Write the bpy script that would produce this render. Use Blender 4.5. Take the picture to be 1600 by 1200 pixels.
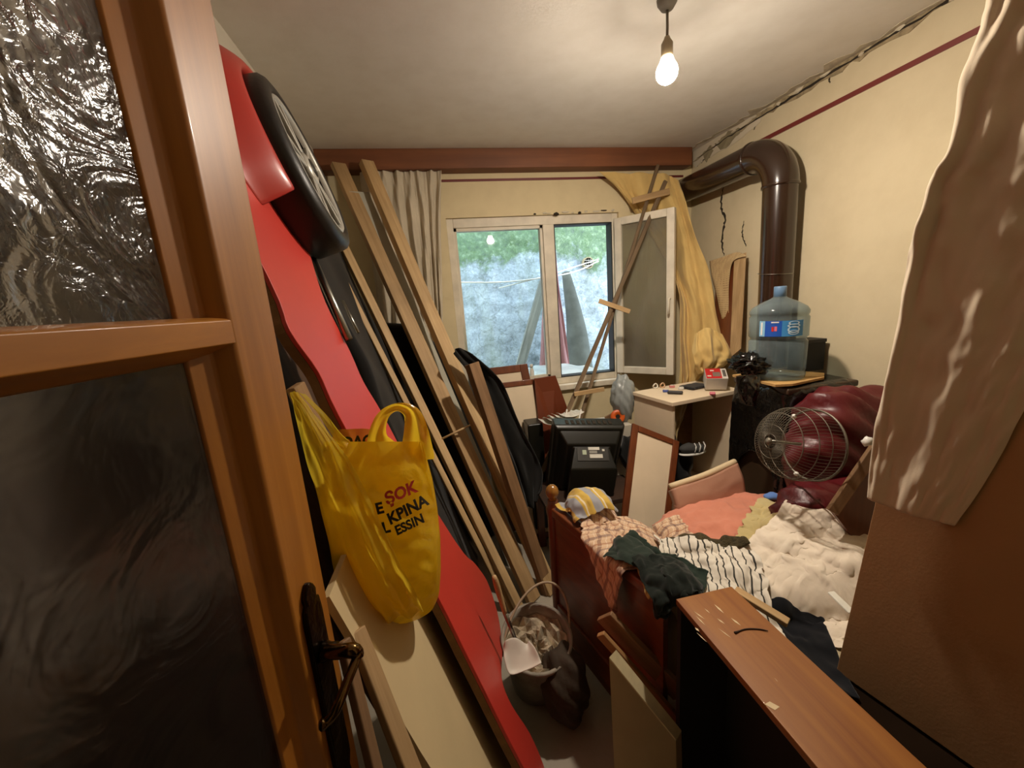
import bpy, bmesh, math, random
import numpy as np
from mathutils import Vector, Matrix, Euler
for o in list(bpy.data.objects): bpy.data.objects.remove(o, do_unlink=True)
SC = bpy.context.scene
COL = SC.collection

# ------------------------------------------------------------------ camera
FPX = 617.0; YAW, PITCH, ROLL = .181, .202, -.0757
CAM = np.array((0, 0, 1.55))
_c, _s = math.cos, math.sin
MW = (np.array([[_c(ROLL), -_s(ROLL), 0], [_s(ROLL), _c(ROLL), 0], [0, 0, 1]])
      @ np.array([[1, 0, 0], [0, _c(PITCH), -_s(PITCH)], [0, _s(PITCH), _c(PITCH)]])
      @ np.array([[_c(YAW), 0, -_s(YAW)], [0, 1, 0], [_s(YAW), 0, _c(YAW)]])
      @ np.array([[1, 0, 0], [0, 0, -1], [0, 1, 0]]))
cd = bpy.data.cameras.new('camera'); cam = bpy.data.objects.new('camera', cd); COL.objects.link(cam)
cd.sensor_width = 36; cd.lens = FPX / 1600 * 36; cd.clip_start = .01
m = Matrix.Identity(4)
for i in range(3):
    m[i][0] = MW[0][i]; m[i][1] = -MW[1][i]; m[i][2] = -MW[2][i]; m[i][3] = CAM[i]
cam.matrix_world = m
SC.camera = cam

# ------------------------------------------------------------------ light
W = bpy.data.worlds.new('overcast_sky'); SC.world = W; W.use_nodes = True
W.node_tree.nodes['Background'].inputs[0].default_value = (.80, .90, 1.0, 1)
W.node_tree.nodes['Background'].inputs[1].default_value = 6.6
BULB_STRENGTH = 2250.0
BULB_COLOR = (1.0, .87, .72)
SC.view_settings.view_transform = 'Standard'; SC.view_settings.look = 'None'
SC.view_settings.exposure = 0.0; SC.view_settings.gamma = 1.0
SC.view_settings.use_curve_mapping = False


def at(px, py, x=None, y=None, z=None):
    d = MW.T @ np.array((px - 800, py - 600, FPX))
    t = (x - CAM[0]) / d[0] if x is not None else (y - CAM[1]) / d[1] if y is not None else (z - CAM[2]) / d[2]
    return Vector(CAM + t * d)


def on_plane(px, py, p0, n):
    d = Vector(MW.T @ np.array((px - 800, py - 600, FPX))); c = Vector(CAM)
    return c + d * ((Vector(p0) - c).dot(n) / d.dot(n))


R = random.Random(7)


def lin(h):
    if isinstance(h, str):
        v = [int(h[i:i + 2], 16) / 255 for i in (0, 2, 4)]
        return tuple(c / 12.92 if c < .04045 else ((c + .055) / 1.055) ** 2.4 for c in v)
    return tuple(h)


# ------------------------------------------------------------------ materials
def new_mat(name):
    mt = bpy.data.materials.new(name); mt.use_nodes = True
    nt = mt.node_tree; return mt, nt, nt.nodes, nt.links, nt.nodes['Principled BSDF']


def setp(b, **k):
    for n, v in k.items():
        n = n.replace('_', ' ')
        if n in b.inputs: b.inputs[n].default_value = v


def coords(N, Lk, kind='Object', scale=(1, 1, 1)):
    tc = N.new('ShaderNodeTexCoord'); mp = N.new('ShaderNodeMapping'); mp.inputs['Scale'].default_value = scale
    Lk.new(tc.outputs[kind], mp.inputs[0]); return mp.outputs[0]


def noise(N, Lk, vec, scale, detail=4, rough=.55, dist=0):
    n = N.new('ShaderNodeTexNoise'); n.inputs['Scale'].default_value = scale; n.inputs['Detail'].default_value = detail
    n.inputs['Roughness'].default_value = rough; n.inputs['Distortion'].default_value = dist
    Lk.new(vec, n.inputs['Vector']); return n.outputs[0]


def ramp(N, Lk, fac, stops):
    r = N.new('ShaderNodeValToRGB'); e = r.color_ramp.elements
    while len(e) < len(stops): e.new(.5)
    for i, (p, c) in enumerate(stops):
        e[i].position = p; e[i].color = (*c, 1) if len(c) == 3 else c
    Lk.new(fac, r.inputs[0]); return r.outputs[0]


def mixc(N, Lk, fac, a, b, mode='MIX'):
    x = N.new('ShaderNodeMix'); x.data_type = 'RGBA'; x.blend_type = mode
    for sock, v in ((x.inputs['Factor'], fac), (x.inputs[6], a), (x.inputs[7], b)):
        if hasattr(v, 'is_linked'): Lk.new(v, sock)
        elif isinstance(v, (int, float)): sock.default_value = v
        else: sock.default_value = (*v, 1)
    return x.outputs[2]


def bump(N, Lk, b, h, strength, dist=.01):
    bp = N.new('ShaderNodeBump'); bp.inputs['Strength'].default_value = strength; bp.inputs['Distance'].default_value = dist
    Lk.new(h, bp.inputs['Height']); Lk.new(bp.outputs[0], b.inputs['Normal'])


def mat(name, col, rough=.6, var=.12, scale=6, bmp=0, bscale=50, metal=0, coat=0, spec=.5, dist=.004, aniso=(1, 1, 1)):
    mt, nt, N, Lk, b = new_mat(name); c = lin(col)
    setp(b, Roughness=rough, Metallic=metal, Specular_IOR_Level=spec, Coat_Weight=coat, Coat_Roughness=.15)
    v = coords(N, Lk, 'Object', aniso)
    f = noise(N, Lk, v, scale)
    lo = tuple(x * (1 - var) for x in c); hi = tuple(min(1, x * (1 + var)) for x in c)
    Lk.new(ramp(N, Lk, f, [(.3, lo), (.7, hi)]), b.inputs['Base Color'])
    if bmp: bump(N, Lk, b, noise(N, Lk, v, bscale, 5), bmp, dist)
    return mt


def wood(name, dark, light, rough=.45, axis='Z', scale=1.0, coat=0, bmp=.15, knots=True):
    mt, nt, N, Lk, b = new_mat(name); d, l = lin(dark), lin(light)
    s = {'X': (1.2, 22, 22), 'Y': (22, 1.2, 22), 'Z': (22, 22, 1.2)}[axis]
    v = coords(N, Lk, 'Object', tuple(x * scale for x in s))
    f = noise(N, Lk, v, 1.6, 6, .6, .6)
    g = noise(N, Lk, coords(N, Lk, 'Object', (1, 1, 1)), 3.0, 3)
    c1 = ramp(N, Lk, f, [(.28, d), (.55, tuple((x + y) / 2 for x, y in zip(d, l))), (.75, l)])
    c2 = ramp(N, Lk, g, [(.3, (.78, .78, .78)), (.7, (1.1, 1.08, 1.05))])
    Lk.new(mixc(N, Lk, 1.0, c1, c2, 'MULTIPLY'), b.inputs['Base Color'])
    setp(b, Roughness=rough, Coat_Weight=coat, Coat_Roughness=.12)
    bump(N, Lk, b, f, bmp, .003)
    return mt


def cloth_mat(name, col, rough=.9, var=.15, weave=900, sheen=.2, scale=7, transl=0):
    mt, nt, N, Lk, b = new_mat(name); c = lin(col)
    v = coords(N, Lk, 'Object'); f = noise(N, Lk, v, scale)
    Lk.new(ramp(N, Lk, f, [(.3, tuple(x * (1 - var) for x in c)), (.7, tuple(min(1, x * (1 + var)) for x in c))]), b.inputs['Base Color'])
    setp(b, Roughness=rough, Sheen_Weight=sheen, Specular_IOR_Level=.2)
    bump(N, Lk, b, noise(N, Lk, v, weave * .3, 2), .25, .001)
    if transl:
        t = N.new('ShaderNodeBsdfTranslucent'); t.inputs[0].default_value = (*c, 1)
        mx = N.new('ShaderNodeMixShader'); mx.inputs[0].default_value = transl
        Lk.new(b.outputs[0], mx.inputs[1]); Lk.new(t.outputs[0], mx.inputs[2])
        Lk.new(mx.outputs[0], N['Material Output'].inputs[0])
    return mt


def math_(N, Lk, op, a, b=None):
    x = N.new('ShaderNodeMath'); x.operation = op
    for i, v in enumerate((a, b)):
        if v is None: continue
        if hasattr(v, 'is_linked'): Lk.new(v, x.inputs[i])
        else: x.inputs[i].default_value = v
    return x.outputs[0]


def stripe_mat(name, base, bands_u=(), bands_v=()):
    """woven stripes in the cloth's own UV metres: (period, offset, width, colour, weight)"""
    mt, nt, N, Lk, b = new_mat(name)
    tc = N.new('ShaderNodeTexCoord'); sp = N.new('ShaderNodeSeparateXYZ'); Lk.new(tc.outputs['UV'], sp.inputs[0])
    cur = lin(base)
    for k, bands in ((0, bands_u), (1, bands_v)):
        for per, off, wd, col, wt in bands:
            q = math_(N, Lk, 'FRACT', math_(N, Lk, 'ADD', math_(N, Lk, 'DIVIDE', sp.outputs[k], per), off))
            q = math_(N, Lk, 'LESS_THAN', q, wd); q = math_(N, Lk, 'MULTIPLY', q, wt)
            cur = mixc(N, Lk, q, cur, lin(col))
    Lk.new(cur, b.inputs['Base Color'])
    setp(b, Roughness=.9, Sheen_Weight=.2, Specular_IOR_Level=.2)
    return mt


def plastic_film(name, col, transl=.45, transp=.0, rough=.25, bscale=40, bst=.5):
    mt, nt, N, Lk, b = new_mat(name); c = lin(col)
    setp(b, Base_Color=(*c, 1), Roughness=rough, Specular_IOR_Level=.6)
    v = coords(N, Lk, 'Object')
    bump(N, Lk, b, noise(N, Lk, v, bscale, 4, .6, 1.2), bst, .004)
    t = N.new('ShaderNodeBsdfTranslucent'); t.inputs[0].default_value = (*c, 1)
    mx = N.new('ShaderNodeMixShader'); mx.inputs[0].default_value = transl
    Lk.new(b.outputs[0], mx.inputs[1]); Lk.new(t.outputs[0], mx.inputs[2])
    out = mx.outputs[0]
    if transp:
        tp = N.new('ShaderNodeBsdfTransparent'); tp.inputs[0].default_value = (*[min(1, x * .5 + .5) for x in c], 1)
        m2 = N.new('ShaderNodeMixShader'); m2.inputs[0].default_value = transp
        Lk.new(out, m2.inputs[1]); Lk.new(tp.outputs[0], m2.inputs[2]); out = m2.outputs[0]
    Lk.new(out, N['Material Output'].inputs[0]); return mt


def thin_glass(name, tint=(1, 1, 1), dirt=0.0, dirtcol='8a8478', rough=.02, refl=1.0):
    mt, nt, N, Lk, b = new_mat(name)
    tp = N.new('ShaderNodeBsdfTransparent'); tp.inputs[0].default_value = (*tint, 1)
    gl = N.new('ShaderNodeBsdfGlossy'); gl.inputs['Roughness'].default_value = rough
    fr = N.new('ShaderNodeFresnel'); fr.inputs[0].default_value = 1.5
    mx = N.new('ShaderNodeMixShader'); Lk.new(math_(N, Lk, 'MULTIPLY', fr.outputs[0], refl), mx.inputs[0])
    Lk.new(tp.outputs[0], mx.inputs[1]); Lk.new(gl.outputs[0], mx.inputs[2]); out = mx.outputs[0]
    if dirt:
        df = N.new('ShaderNodeBsdfDiffuse'); df.inputs[0].default_value = (*lin(dirtcol), 1)
        f = noise(N, Lk, coords(N, Lk, 'Object', (3, 3, 1.2)), 3, 5)
        f = ramp(N, Lk, f, [(.25, (dirt * .6,) * 3), (.75, (min(1, dirt * 1.3),) * 3)])
        m2 = N.new('ShaderNodeMixShader'); Lk.new(f, m2.inputs[0])
        Lk.new(out, m2.inputs[1]); Lk.new(df.outputs[0], m2.inputs[2]); out = m2.outputs[0]
    Lk.new(out, N['Material Output'].inputs[0]); return mt


# ------------------------------------------------------------------ geometry collector
LOC = {}


def V(*a): return Vector(a if len(a) == 3 else a[0])


class G:
    def __init__(s): s.v = []; s.f = []; s.uv = {}

    def add(s, vs, fs):
        o = len(s.v); s.v += [tuple(p) for p in vs]; s.f += [tuple(i + o for i in f) for f in fs]; return s

    def box(s, c, size, rot=None):
        c = Vector(c); h = [x / 2 for x in size]; rot = rot or Matrix.Identity(3)
        vs = [c + rot @ Vector((a * h[0], b * h[1], d * h[2])) for d in (-1, 1) for b in (-1, 1) for a in (-1, 1)]
        return s.add(vs, [(0, 2, 3, 1), (4, 5, 7, 6), (0, 1, 5, 4), (2, 6, 7, 3), (0, 4, 6, 2), (1, 3, 7, 5)])

    def bx(s, x0, x1, y0, y1, z0, z1):
        return s.box(((x0 + x1) / 2, (y0 + y1) / 2, (z0 + z1) / 2), (abs(x1 - x0), abs(y1 - y0), abs(z1 - z0)))

    def prism(s, pts, d):
        """closed 3D outline extruded by vector d"""
        n = len(pts); d = Vector(d); pts = [Vector(p) for p in pts]
        vs = pts + [p + d for p in pts]
        return s.add(vs, [tuple(range(n))[::-1], tuple(range(n, 2 * n))] + [(i, (i + 1) % n, n + (i + 1) % n, n + i) for i in range(n)])

    def tube(s, pts, r, seg=10, caps=True):
        pts = [Vector(p) for p in pts]; n = len(pts); rings = []
        up = None
        for i, p in enumerate(pts):
            t = (pts[min(i + 1, n - 1)] - pts[max(i - 1, 0)]).normalized()
            if up is None: up = t.orthogonal().normalized()
            up = (up - t * up.dot(t)).normalized(); b = t.cross(up)
            rr = r[i] if isinstance(r, (list, tuple)) else r
            rings.append([p + rr * (math.cos(a) * up + math.sin(a) * b) for a in [2 * math.pi * k / seg for k in range(seg)]])
        vs = [q for rg in rings for q in rg]
        fs = [(i * seg + k, i * seg + (k + 1) % seg, (i + 1) * seg + (k + 1) % seg, (i + 1) * seg + k) for i in range(n - 1) for k in range(seg)]
        if caps: fs += [tuple(range(seg))[::-1], tuple(range((n - 1) * seg, n * seg))]
        return s.add(vs, fs)

    def lathe(s, prof, o, axis=(0, 0, 1), seg=28, a0=0, a1=2 * math.pi, caps=True):
        o = Vector(o); ax = Vector(axis).normalized(); u = ax.orthogonal().normalized()
        if abs(ax.z) < .9:
            u = Vector((0, 0, 1)) - ax * ax.z; u.normalize()
        w = ax.cross(u); full = abs(a1 - a0 - 2 * math.pi) < 1e-6; m = seg if full else seg + 1
        vs = []
        for r, h in prof:
            for k in range(m):
                a = a0 + (a1 - a0) * k / seg; vs.append(o + ax * h + r * (math.cos(a) * u + math.sin(a) * w))
        fs = [(i * m + k, i * m + (k + 1) % m, (i + 1) * m + (k + 1) % m, (i + 1) * m + k) for i in range(len(prof) - 1) for k in range(m if full else m - 1)]
        if caps and full: fs += [tuple(range(m))[::-1], tuple(range((len(prof) - 1) * m, len(prof) * m))]
        return s.add(vs, fs)

    def grid(s, P, uvs=None):
        ny, nx = P.shape[:2]; o = len(s.v)
        fs = [(j * nx + i, j * nx + i + 1, (j + 1) * nx + i + 1, (j + 1) * nx + i) for j in range(ny - 1) for i in range(nx - 1)]
        s.add(P.reshape(-1, 3).tolist(), fs)
        if uvs is not None:
            for k, q in enumerate(uvs.reshape(-1, 2)): s.uv[o + k] = tuple(q)
        return s

    def ico(s, c, r, sub=2, fn=None):
        bm = bmesh.new(); bmesh.ops.create_icosphere(bm, subdivisions=sub, radius=1)
        r = Vector((r, r, r)) if isinstance(r, (int, float)) else Vector(r)
        vs = []
        for q in bm.verts:
            k = fn(q.co) if fn else 1
            vs.append(Vector(c) + Vector((q.co.x * r.x, q.co.y * r.y, q.co.z * r.z)) * k)
        fs = [tuple(q.index for q in f.verts) for f in bm.faces]; bm.free(); return s.add(vs, fs)

    def build(s, name, mt, parent=None, smooth=False, bevel=0, solid=0, sub=0, seg=2, thickoff=0):
        a = np.array(s.v); lo, hi = a.min(0), a.max(0); c = (lo + hi) / 2
        if parent is None: c[2] = lo[2]
        me = bpy.data.meshes.new(name); me.from_pydata((a - c).tolist(), [], s.f); me.update()
        if s.uv:
            ul = me.uv_layers.new(name='uv')
            for lp in me.loops: ul.data[lp.index].uv = s.uv.get(lp.vertex_index, (0, 0))
        ob = bpy.data.objects.new(name, me); COL.objects.link(ob); me.materials.append(mt)
        return finish(ob, Vector(c), parent, smooth, bevel, solid, sub, seg, thickoff)


def finish(ob, c, parent, smooth, bevel, solid, sub, seg=2, thickoff=0):
    LOC[ob.name] = Vector(c)
    if parent is not None:
        ob.parent = parent; ob.location = Vector(c) - LOC[parent.name]
    else: ob.location = c
    bm = bmesh.new(); bm.from_mesh(ob.data); bmesh.ops.recalc_face_normals(bm, faces=bm.faces); bm.to_mesh(ob.data); bm.free()
    if smooth:
        for p in ob.data.polygons: p.use_smooth = True
    if bevel:
        b = ob.modifiers.new('bevel', 'BEVEL'); b.width = bevel; b.segments = seg; b.limit_method = 'ANGLE'; b.angle_limit = .6
        for p in ob.data.polygons: p.use_smooth = True
        w = ob.modifiers.new('wn', 'WEIGHTED_NORMAL')
    if solid:
        q = ob.modifiers.new('solid', 'SOLIDIFY'); q.thickness = solid; q.offset = thickoff
    if sub:
        q = ob.modifiers.new('sub', 'SUBSURF'); q.levels = sub; q.render_levels = sub
    return ob


def tag(o, label, cat, group=None):
    o['label'] = label; o['category'] = cat
    if group: o['group'] = group
    return o


def struct(o): o['kind'] = 'structure'; return o


def empty(name, loc, label=None, cat=None, group=None):
    o = bpy.data.objects.new(name, None); COL.objects.link(o); o.location = loc; o.empty_display_size = .1
    LOC[o.name] = Vector(loc)
    if label: tag(o, label, cat, group)
    return o


def plank(name, p0, p1, width, thick, facing, mt, parent=None, bevel=.003, warp=0):
    """board from p0 to p1, its broad face turned to 'facing'; keeps its own rotated frame so grain follows it"""
    p0, p1 = Vector(p0), Vector(p1); z = (p1 - p0); ln = z.length; z.normalize()
    y = Vector(facing); y = (y - z * y.dot(z)).normalized(); x = y.cross(z)
    g = G(); n = 7
    for i in range(n):
        t = i / (n - 1) - .5; w = warp * (1 - 4 * t * t)
        for a, b in ((-1, -1), (1, -1), (1, 1), (-1, 1)):
            g.v.append((a * width / 2, b * thick / 2 + w, t * ln))
    g.f = [(i * 4 + k, i * 4 + (k + 1) % 4, i * 4 + 4 + (k + 1) % 4, i * 4 + 4 + k) for i in range(n - 1) for k in range(4)]
    g.f += [(3, 2, 1, 0), tuple(range((n - 1) * 4, n * 4))]
    me = bpy.data.meshes.new(name); me.from_pydata(g.v, [], g.f); me.update(); me.materials.append(mt)
    ob = bpy.data.objects.new(name, me); COL.objects.link(ob)
    finish(ob, (p0 + p1) / 2, parent, False, bevel, 0, 0)
    ob.rotation_euler = Matrix((x, y, z)).transposed().to_euler()
    return ob


def catmull(pts, n):
    pts = np.array([tuple(p) for p in pts], float); k = len(pts)
    P = np.vstack([2 * pts[0] - pts[1], pts, 2 * pts[-1] - pts[-2]])
    out = []
    for t in np.linspace(0, k - 1, n):
        i = min(int(t), k - 2); u = t - i; a, b, c, d = P[i:i + 4]
        out.append(.5 * (2 * b + (c - a) * u + (2 * a - 5 * b + 4 * c - d) * u * u + (3 * b - a - 3 * c + d) * u ** 3))
    return np.array(out)


def vnoise(shape, cell, seed):
    """smooth value noise on a grid, about -1..1"""
    rg = np.random.RandomState(seed); ny, nx = shape
    gy, gx = int(ny / cell) + 3, int(nx / cell) + 3; g = rg.rand(gy, gx) * 2 - 1
    yy = np.arange(ny) / cell; xx = np.arange(nx) / cell
    iy, ix = yy.astype(int), xx.astype(int); fy, fx = yy - iy, xx - ix
    fy = fy * fy * (3 - 2 * fy); fx = fx * fx * (3 - 2 * fx)
    a = g[np.ix_(iy, ix)]; b = g[np.ix_(iy, ix + 1)]; c = g[np.ix_(iy + 1, ix)]; d = g[np.ix_(iy + 1, ix + 1)]
    fx = fx[None, :]; fy = fy[:, None]
    return (a * (1 - fx) + b * fx) * (1 - fy) + (c * (1 - fx) + d * fx) * fy


def loft(rows, nu, nv, push=(0, -1, 0), folds=0, amp=.02, wrk=.006, seed=1, foldgrow=1.0):
    """surface through polylines (each row a list of 3D points); folds run along the rows' normal"""
    C = [catmull(r, nu) for r in rows]; C = np.array(C)
    P = np.array([catmull(C[:, i], nv) for i in range(nu)]).transpose(1, 0, 2)
    s = np.linspace(0, 1, nu)[None, :]; t = np.linspace(0, 1, nv)[:, None]
    ph = vnoise((nv, nu), max(3, nv / 4), seed) * 1.1
    f = np.sin(2 * math.pi * folds * s + ph * 2.2) * amp * (.5 + foldgrow * t * .5) if folds else 0
    w = vnoise((nv, nu), 5, seed + 1) * wrk + vnoise((nv, nu), 2.5, seed + 2) * wrk * .5
    P = P + np.array(push, float)[None, None, :] * (f + w)[..., None]
    d = np.linalg.norm(np.diff(P, axis=1), axis=2).mean(); e = np.linalg.norm(np.diff(P, axis=0), axis=2).mean()
    uu, vv = np.meshgrid(np.arange(nu) * d, np.arange(nv) * e)
    return P, np.stack([uu, vv], -1)


def text_geo(body, size):
    cu = bpy.data.curves.new('txt', 'FONT'); cu.body = body; cu.size = size; cu.align_x = 'CENTER'; cu.align_y = 'CENTER'; cu.resolution_u = 3; cu.offset = size * .04
    o = bpy.data.objects.new('txt', cu); COL.objects.link(o)
    dg = bpy.context.evaluated_depsgraph_get(); me = bpy.data.meshes.new_from_object(o.evaluated_get(dg))
    vs = [tuple(v.co) for v in me.vertices]; fs = [tuple(p.vertices) for p in me.polygons]
    bpy.data.objects.remove(o); bpy.data.curves.remove(cu); bpy.data.meshes.remove(me); return vs, fs


# ------------------------------------------------------------------ cloth relaxation (position based, numpy)
class HF:
    def __init__(s, x0, x1, y0, y1, d=.0125, base=0.0):
        s.x0, s.y0, s.d = x0, y0, d; s.a = np.full((int((y1 - y0) / d) + 2, int((x1 - x0) / d) + 2), base)
        s.X, s.Y = np.meshgrid(x0 + np.arange(s.a.shape[1]) * d, y0 + np.arange(s.a.shape[0]) * d)

    def box(s, x0, x1, y0, y1, z):
        mk = (s.X >= x0) & (s.X <= x1) & (s.Y >= y0) & (s.Y <= y1); s.a[mk] = np.maximum(s.a[mk], z)

    def mound(s, cx, cy, rx, ry, z0, h):
        q = np.clip(1 - ((s.X - cx) / rx) ** 2 - ((s.Y - cy) / ry) ** 2, 0, 1); s.a = np.where(q > 0, np.maximum(s.a, z0 + h * np.sqrt(q)), s.a)

    def sample(s, x, y):
        i = np.clip((x - s.x0) / s.d, 0, s.a.shape[1] - 2.001); j = np.clip((y - s.y0) / s.d, 0, s.a.shape[0] - 2.001)
        ii, jj = i.astype(int), j.astype(int); u, v = i - ii, j - jj
        return (s.a[jj, ii] * (1 - u) + s.a[jj, ii + 1] * u) * (1 - v) + (s.a[jj + 1, ii] * (1 - u) + s.a[jj + 1, ii + 1] * u) * v

    def stamp(s, P, grow=1):
        q = P.reshape(-1, 3); i = np.clip(((q[:, 0] - s.x0) / s.d + .5).astype(int), 1, s.a.shape[1] - 2)
        j = np.clip(((q[:, 1] - s.y0) / s.d + .5).astype(int), 1, s.a.shape[0] - 2); b = s.a.copy()
        for a_ in (-1, 0, 1):
            for c_ in (-1, 0, 1): np.maximum.at(b, (j + a_, i + c_), q[:, 2])
        s.a = b


def relax(P, ds, hf, boxes=(), steps=170, it=5, g=.0016, th=.006, bend=.12, fric=.7, pins=None):
    """P (ny,nx,3) start; ds = rest spacing; boxes = [(centre, half, rot3x3)] pushed out of"""
    P = P.copy(); O = P.copy(); sq2 = ds * math.sqrt(2)
    pin0 = P[pins].copy() if pins is not None else None

    def con(A, B, L, k):
        d = B - A; l = np.linalg.norm(d, axis=-1, keepdims=True) + 1e-9
        c = d * ((l - L) / l) * (.5 * k); A += c; B -= c

    def bendc(A, B, L, k):
        d = B - A; l = np.linalg.norm(d, axis=-1, keepdims=True) + 1e-9
        c = d * (np.minimum(l - L, 0) / l) * (.5 * k); A += c; B -= c
    for st in range(steps):
        v = (P - O) * .93; sp = np.linalg.norm(v, axis=-1, keepdims=True); v *= np.minimum(1, .02 / (sp + 1e-9)); O = P.copy(); P += v; P[..., 2] -= g
        for q in range(it):
            for o in (0, 1):
                n = (P.shape[1] - o) // 2 * 2; con(P[:, o:o + n:2], P[:, o + 1:o + n:2], ds, 1)
                n = (P.shape[0] - o) // 2 * 2; con(P[o:o + n:2], P[o + 1:o + n:2], ds, 1)
            con(P[:-1:2, :-1:2], P[1::2, 1::2][:P[:-1:2, :-1:2].shape[0], :P[:-1:2, :-1:2].shape[1]], sq2, .5)
            con(P[:-1:2, 1::2], P[1::2, :-1:2][:P[:-1:2, 1::2].shape[0], :P[:-1:2, 1::2].shape[1]], sq2, .5)
            bendc(P[:, :-3], P[:, 3:], 3 * ds * .86, bend); bendc(P[:-3], P[3:], 3 * ds * .86, bend)
            bendc(P[:, :-7], P[:, 7:], 7 * ds * .6, bend); bendc(P[:-7], P[7:], 7 * ds * .6, bend)
        h = hf.sample(P[..., 0], P[..., 1]) + th; pen = h - P[..., 2]; mk = (pen > 0)
        P[..., 2] = np.where(mk, P[..., 2] + np.minimum(pen, .05), P[..., 2])
        for ax in (0, 1): P[..., ax] = np.where(mk, P[..., ax] * (1 - fric) + O[..., ax] * fric, P[..., ax])
        for c, hh, rm in boxes:
            q = (P - c) @ rm; w = hh + th - np.abs(q); ins = (w > 0).all(-1)
            if ins.any():
                k = np.argmin(w, -1); sh = np.zeros_like(q)
                for ax in range(3):
                    s_ = ins & (k == ax); sh[..., ax] = np.where(s_, np.where(q[..., ax] < 0, -1, 1) * w[..., ax], 0)
                P += sh @ rm.T; dd = (P - O) @ rm
                for ax in range(3): dd[..., ax] = np.where(ins & (k != ax), dd[..., ax] * (1 - fric), dd[..., ax])
                P = np.where(ins[..., None], O + dd @ rm.T, P)
        if pins is not None: P[pins] = pin0
    return P


def start_grid(c, w, h, nx, ny, rotz=0, squeeze=(1, 1), z=.9, seed=1, rough=.02, tilt=None):
    ds = w / (nx - 1); u, v = np.meshgrid(np.linspace(-w / 2, w / 2, nx), np.linspace(-h / 2, h / 2, ny))
    x = u * squeeze[0]; y = v * squeeze[1]; a, b = math.cos(rotz), math.sin(rotz)
    n1 = vnoise((ny, nx), 7, seed); n2 = vnoise((ny, nx), 5, seed + 9); n3 = vnoise((ny, nx), 7, seed + 5)
    zz = z + rough * n1 * 2 + (tilt[0] * u + tilt[1] * v if tilt else 0)
    return np.stack([c[0] + x * a - y * b + rough * n2, c[1] + x * b + y * a + rough * n3, zz], -1), ds, np.stack([u, v], -1)


def start_folds(c, w, h, nx, ny, rotz=0, folds=((0, .10, .8),), z=.8, seed=1, warp=1.2, rough=.004):
    """flat cloth gathered into soft folds whose arc length matches its real size: (direction, wavelength, gather)"""
    ds = w / (nx - 1); u, v = np.meshgrid(np.linspace(-w / 2, w / 2, nx), np.linspace(-h / 2, h / 2, ny)); x, y = u.copy(), v.copy(); zz = np.zeros_like(u)
    for i, (th, lam, s) in enumerate(folds):
        e = np.array((math.cos(th), math.sin(th))); p = u * e[0] + v * e[1]
        n = vnoise((ny, nx), max(6, nx / 4), seed + 31 * i) * warp + vnoise((ny, nx), max(4, nx / 9), seed + 31 * i + 7) * warp * .35
        amp = (.55 + .45 * vnoise((ny, nx), max(5, nx / 5), seed + 31 * i + 3))
        zz += lam * s / math.pi * math.sqrt(1 / s - 1) * amp * np.sin(2 * math.pi * p / lam + n * 3)
        x -= e[0] * p * (1 - s); y -= e[1] * p * (1 - s)
    a, b = math.cos(rotz), math.sin(rotz)
    x = x + rough * vnoise((ny, nx), 6, seed + 90); y = y + rough * vnoise((ny, nx), 6, seed + 91)
    return np.stack([c[0] + x * a - y * b, c[1] + x * b + y * a, z + zz], -1), ds, np.stack([u, v], -1)


def wrinkle(P, amp, seed, cell=9):
    """sharp creases along the surface normal"""
    ny, nx = P.shape[:2]; du = np.gradient(P, axis=1); dv = np.gradient(P, axis=0); n = np.cross(du, dv); n /= np.linalg.norm(n, axis=-1, keepdims=True) + 1e-9
    n = np.where(n[..., 2:3] < 0, -n, n)
    r1 = 1 - np.abs(vnoise((ny, nx), cell, seed) + .35 * vnoise((ny, nx), cell * .45, seed + 1)) * 1.6
    r2 = 1 - np.abs(vnoise((ny, nx), cell * .55, seed + 2) + .3 * vnoise((ny, nx), cell * .3, seed + 3)) * 1.6
    h = np.maximum(r1, 0) ** 2 * amp + np.maximum(r2, 0) ** 2 * amp * .5
    h = (h + np.roll(h, 1, 0) + np.roll(h, 1, 1) + np.roll(h, -1, 0) + np.roll(h, -1, 1)) / 5
    return P + n * h[..., None]


def cloth_obj(name, P, uv, mt, label, cat, thick=.003, group=None, parent=None):
    o = G().grid(P, uv).build(name, mt, parent, smooth=True, solid=thick, sub=1)
    return tag(o, label, cat, group) if label else o


# ================================================================== materials in use
XL, XR, YB, ZC, YF = -.57, 1.93, 2.76, 2.5, -.32
def plaster(name, base, stain, rough=.85, stain_hi=.72, scale=1.3, bs=.12):
    mt, nt, N, Lk, b = new_mat(name); v = coords(N, Lk, 'Object')
    f = noise(N, Lk, v, scale, 6, .62, .4); f2 = noise(N, Lk, v, 9, 4)
    c = ramp(N, Lk, f, [(.3, lin(base)), (.62, tuple(x * .94 for x in lin(base))), (stain_hi, lin(stain))])
    c = mixc(N, Lk, 1.0, c, ramp(N, Lk, f2, [(.25, (.93, .92, .9)), (.6, (1, 1, 1))]), 'MULTIPLY')
    Lk.new(c, b.inputs['Base Color']); setp(b, Roughness=rough, Specular_IOR_Level=.25)
    bump(N, Lk, b, noise(N, Lk, v, 28, 6, .6), bs, .006); return mt
M_wall = plaster('cream_plaster', 'd3c5a4', 'c0ae89', stain_hi=.85)
M_walll = plaster('whitewashed_plaster', 'd2cab9', 'bdb29c', stain_hi=.85)
M_wallw = plaster('window_wall_plaster', 'e0d0a8', 'b39c74', stain_hi=.85)
M_ceil = plaster('white_ceiling_plaster', 'e6e1d7', 'd4ccbd', stain_hi=.8, scale=.9)
M_flake = plaster('bare_plaster', 'd6cbb4', 'a79a80', scale=6, bs=.4)
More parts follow.
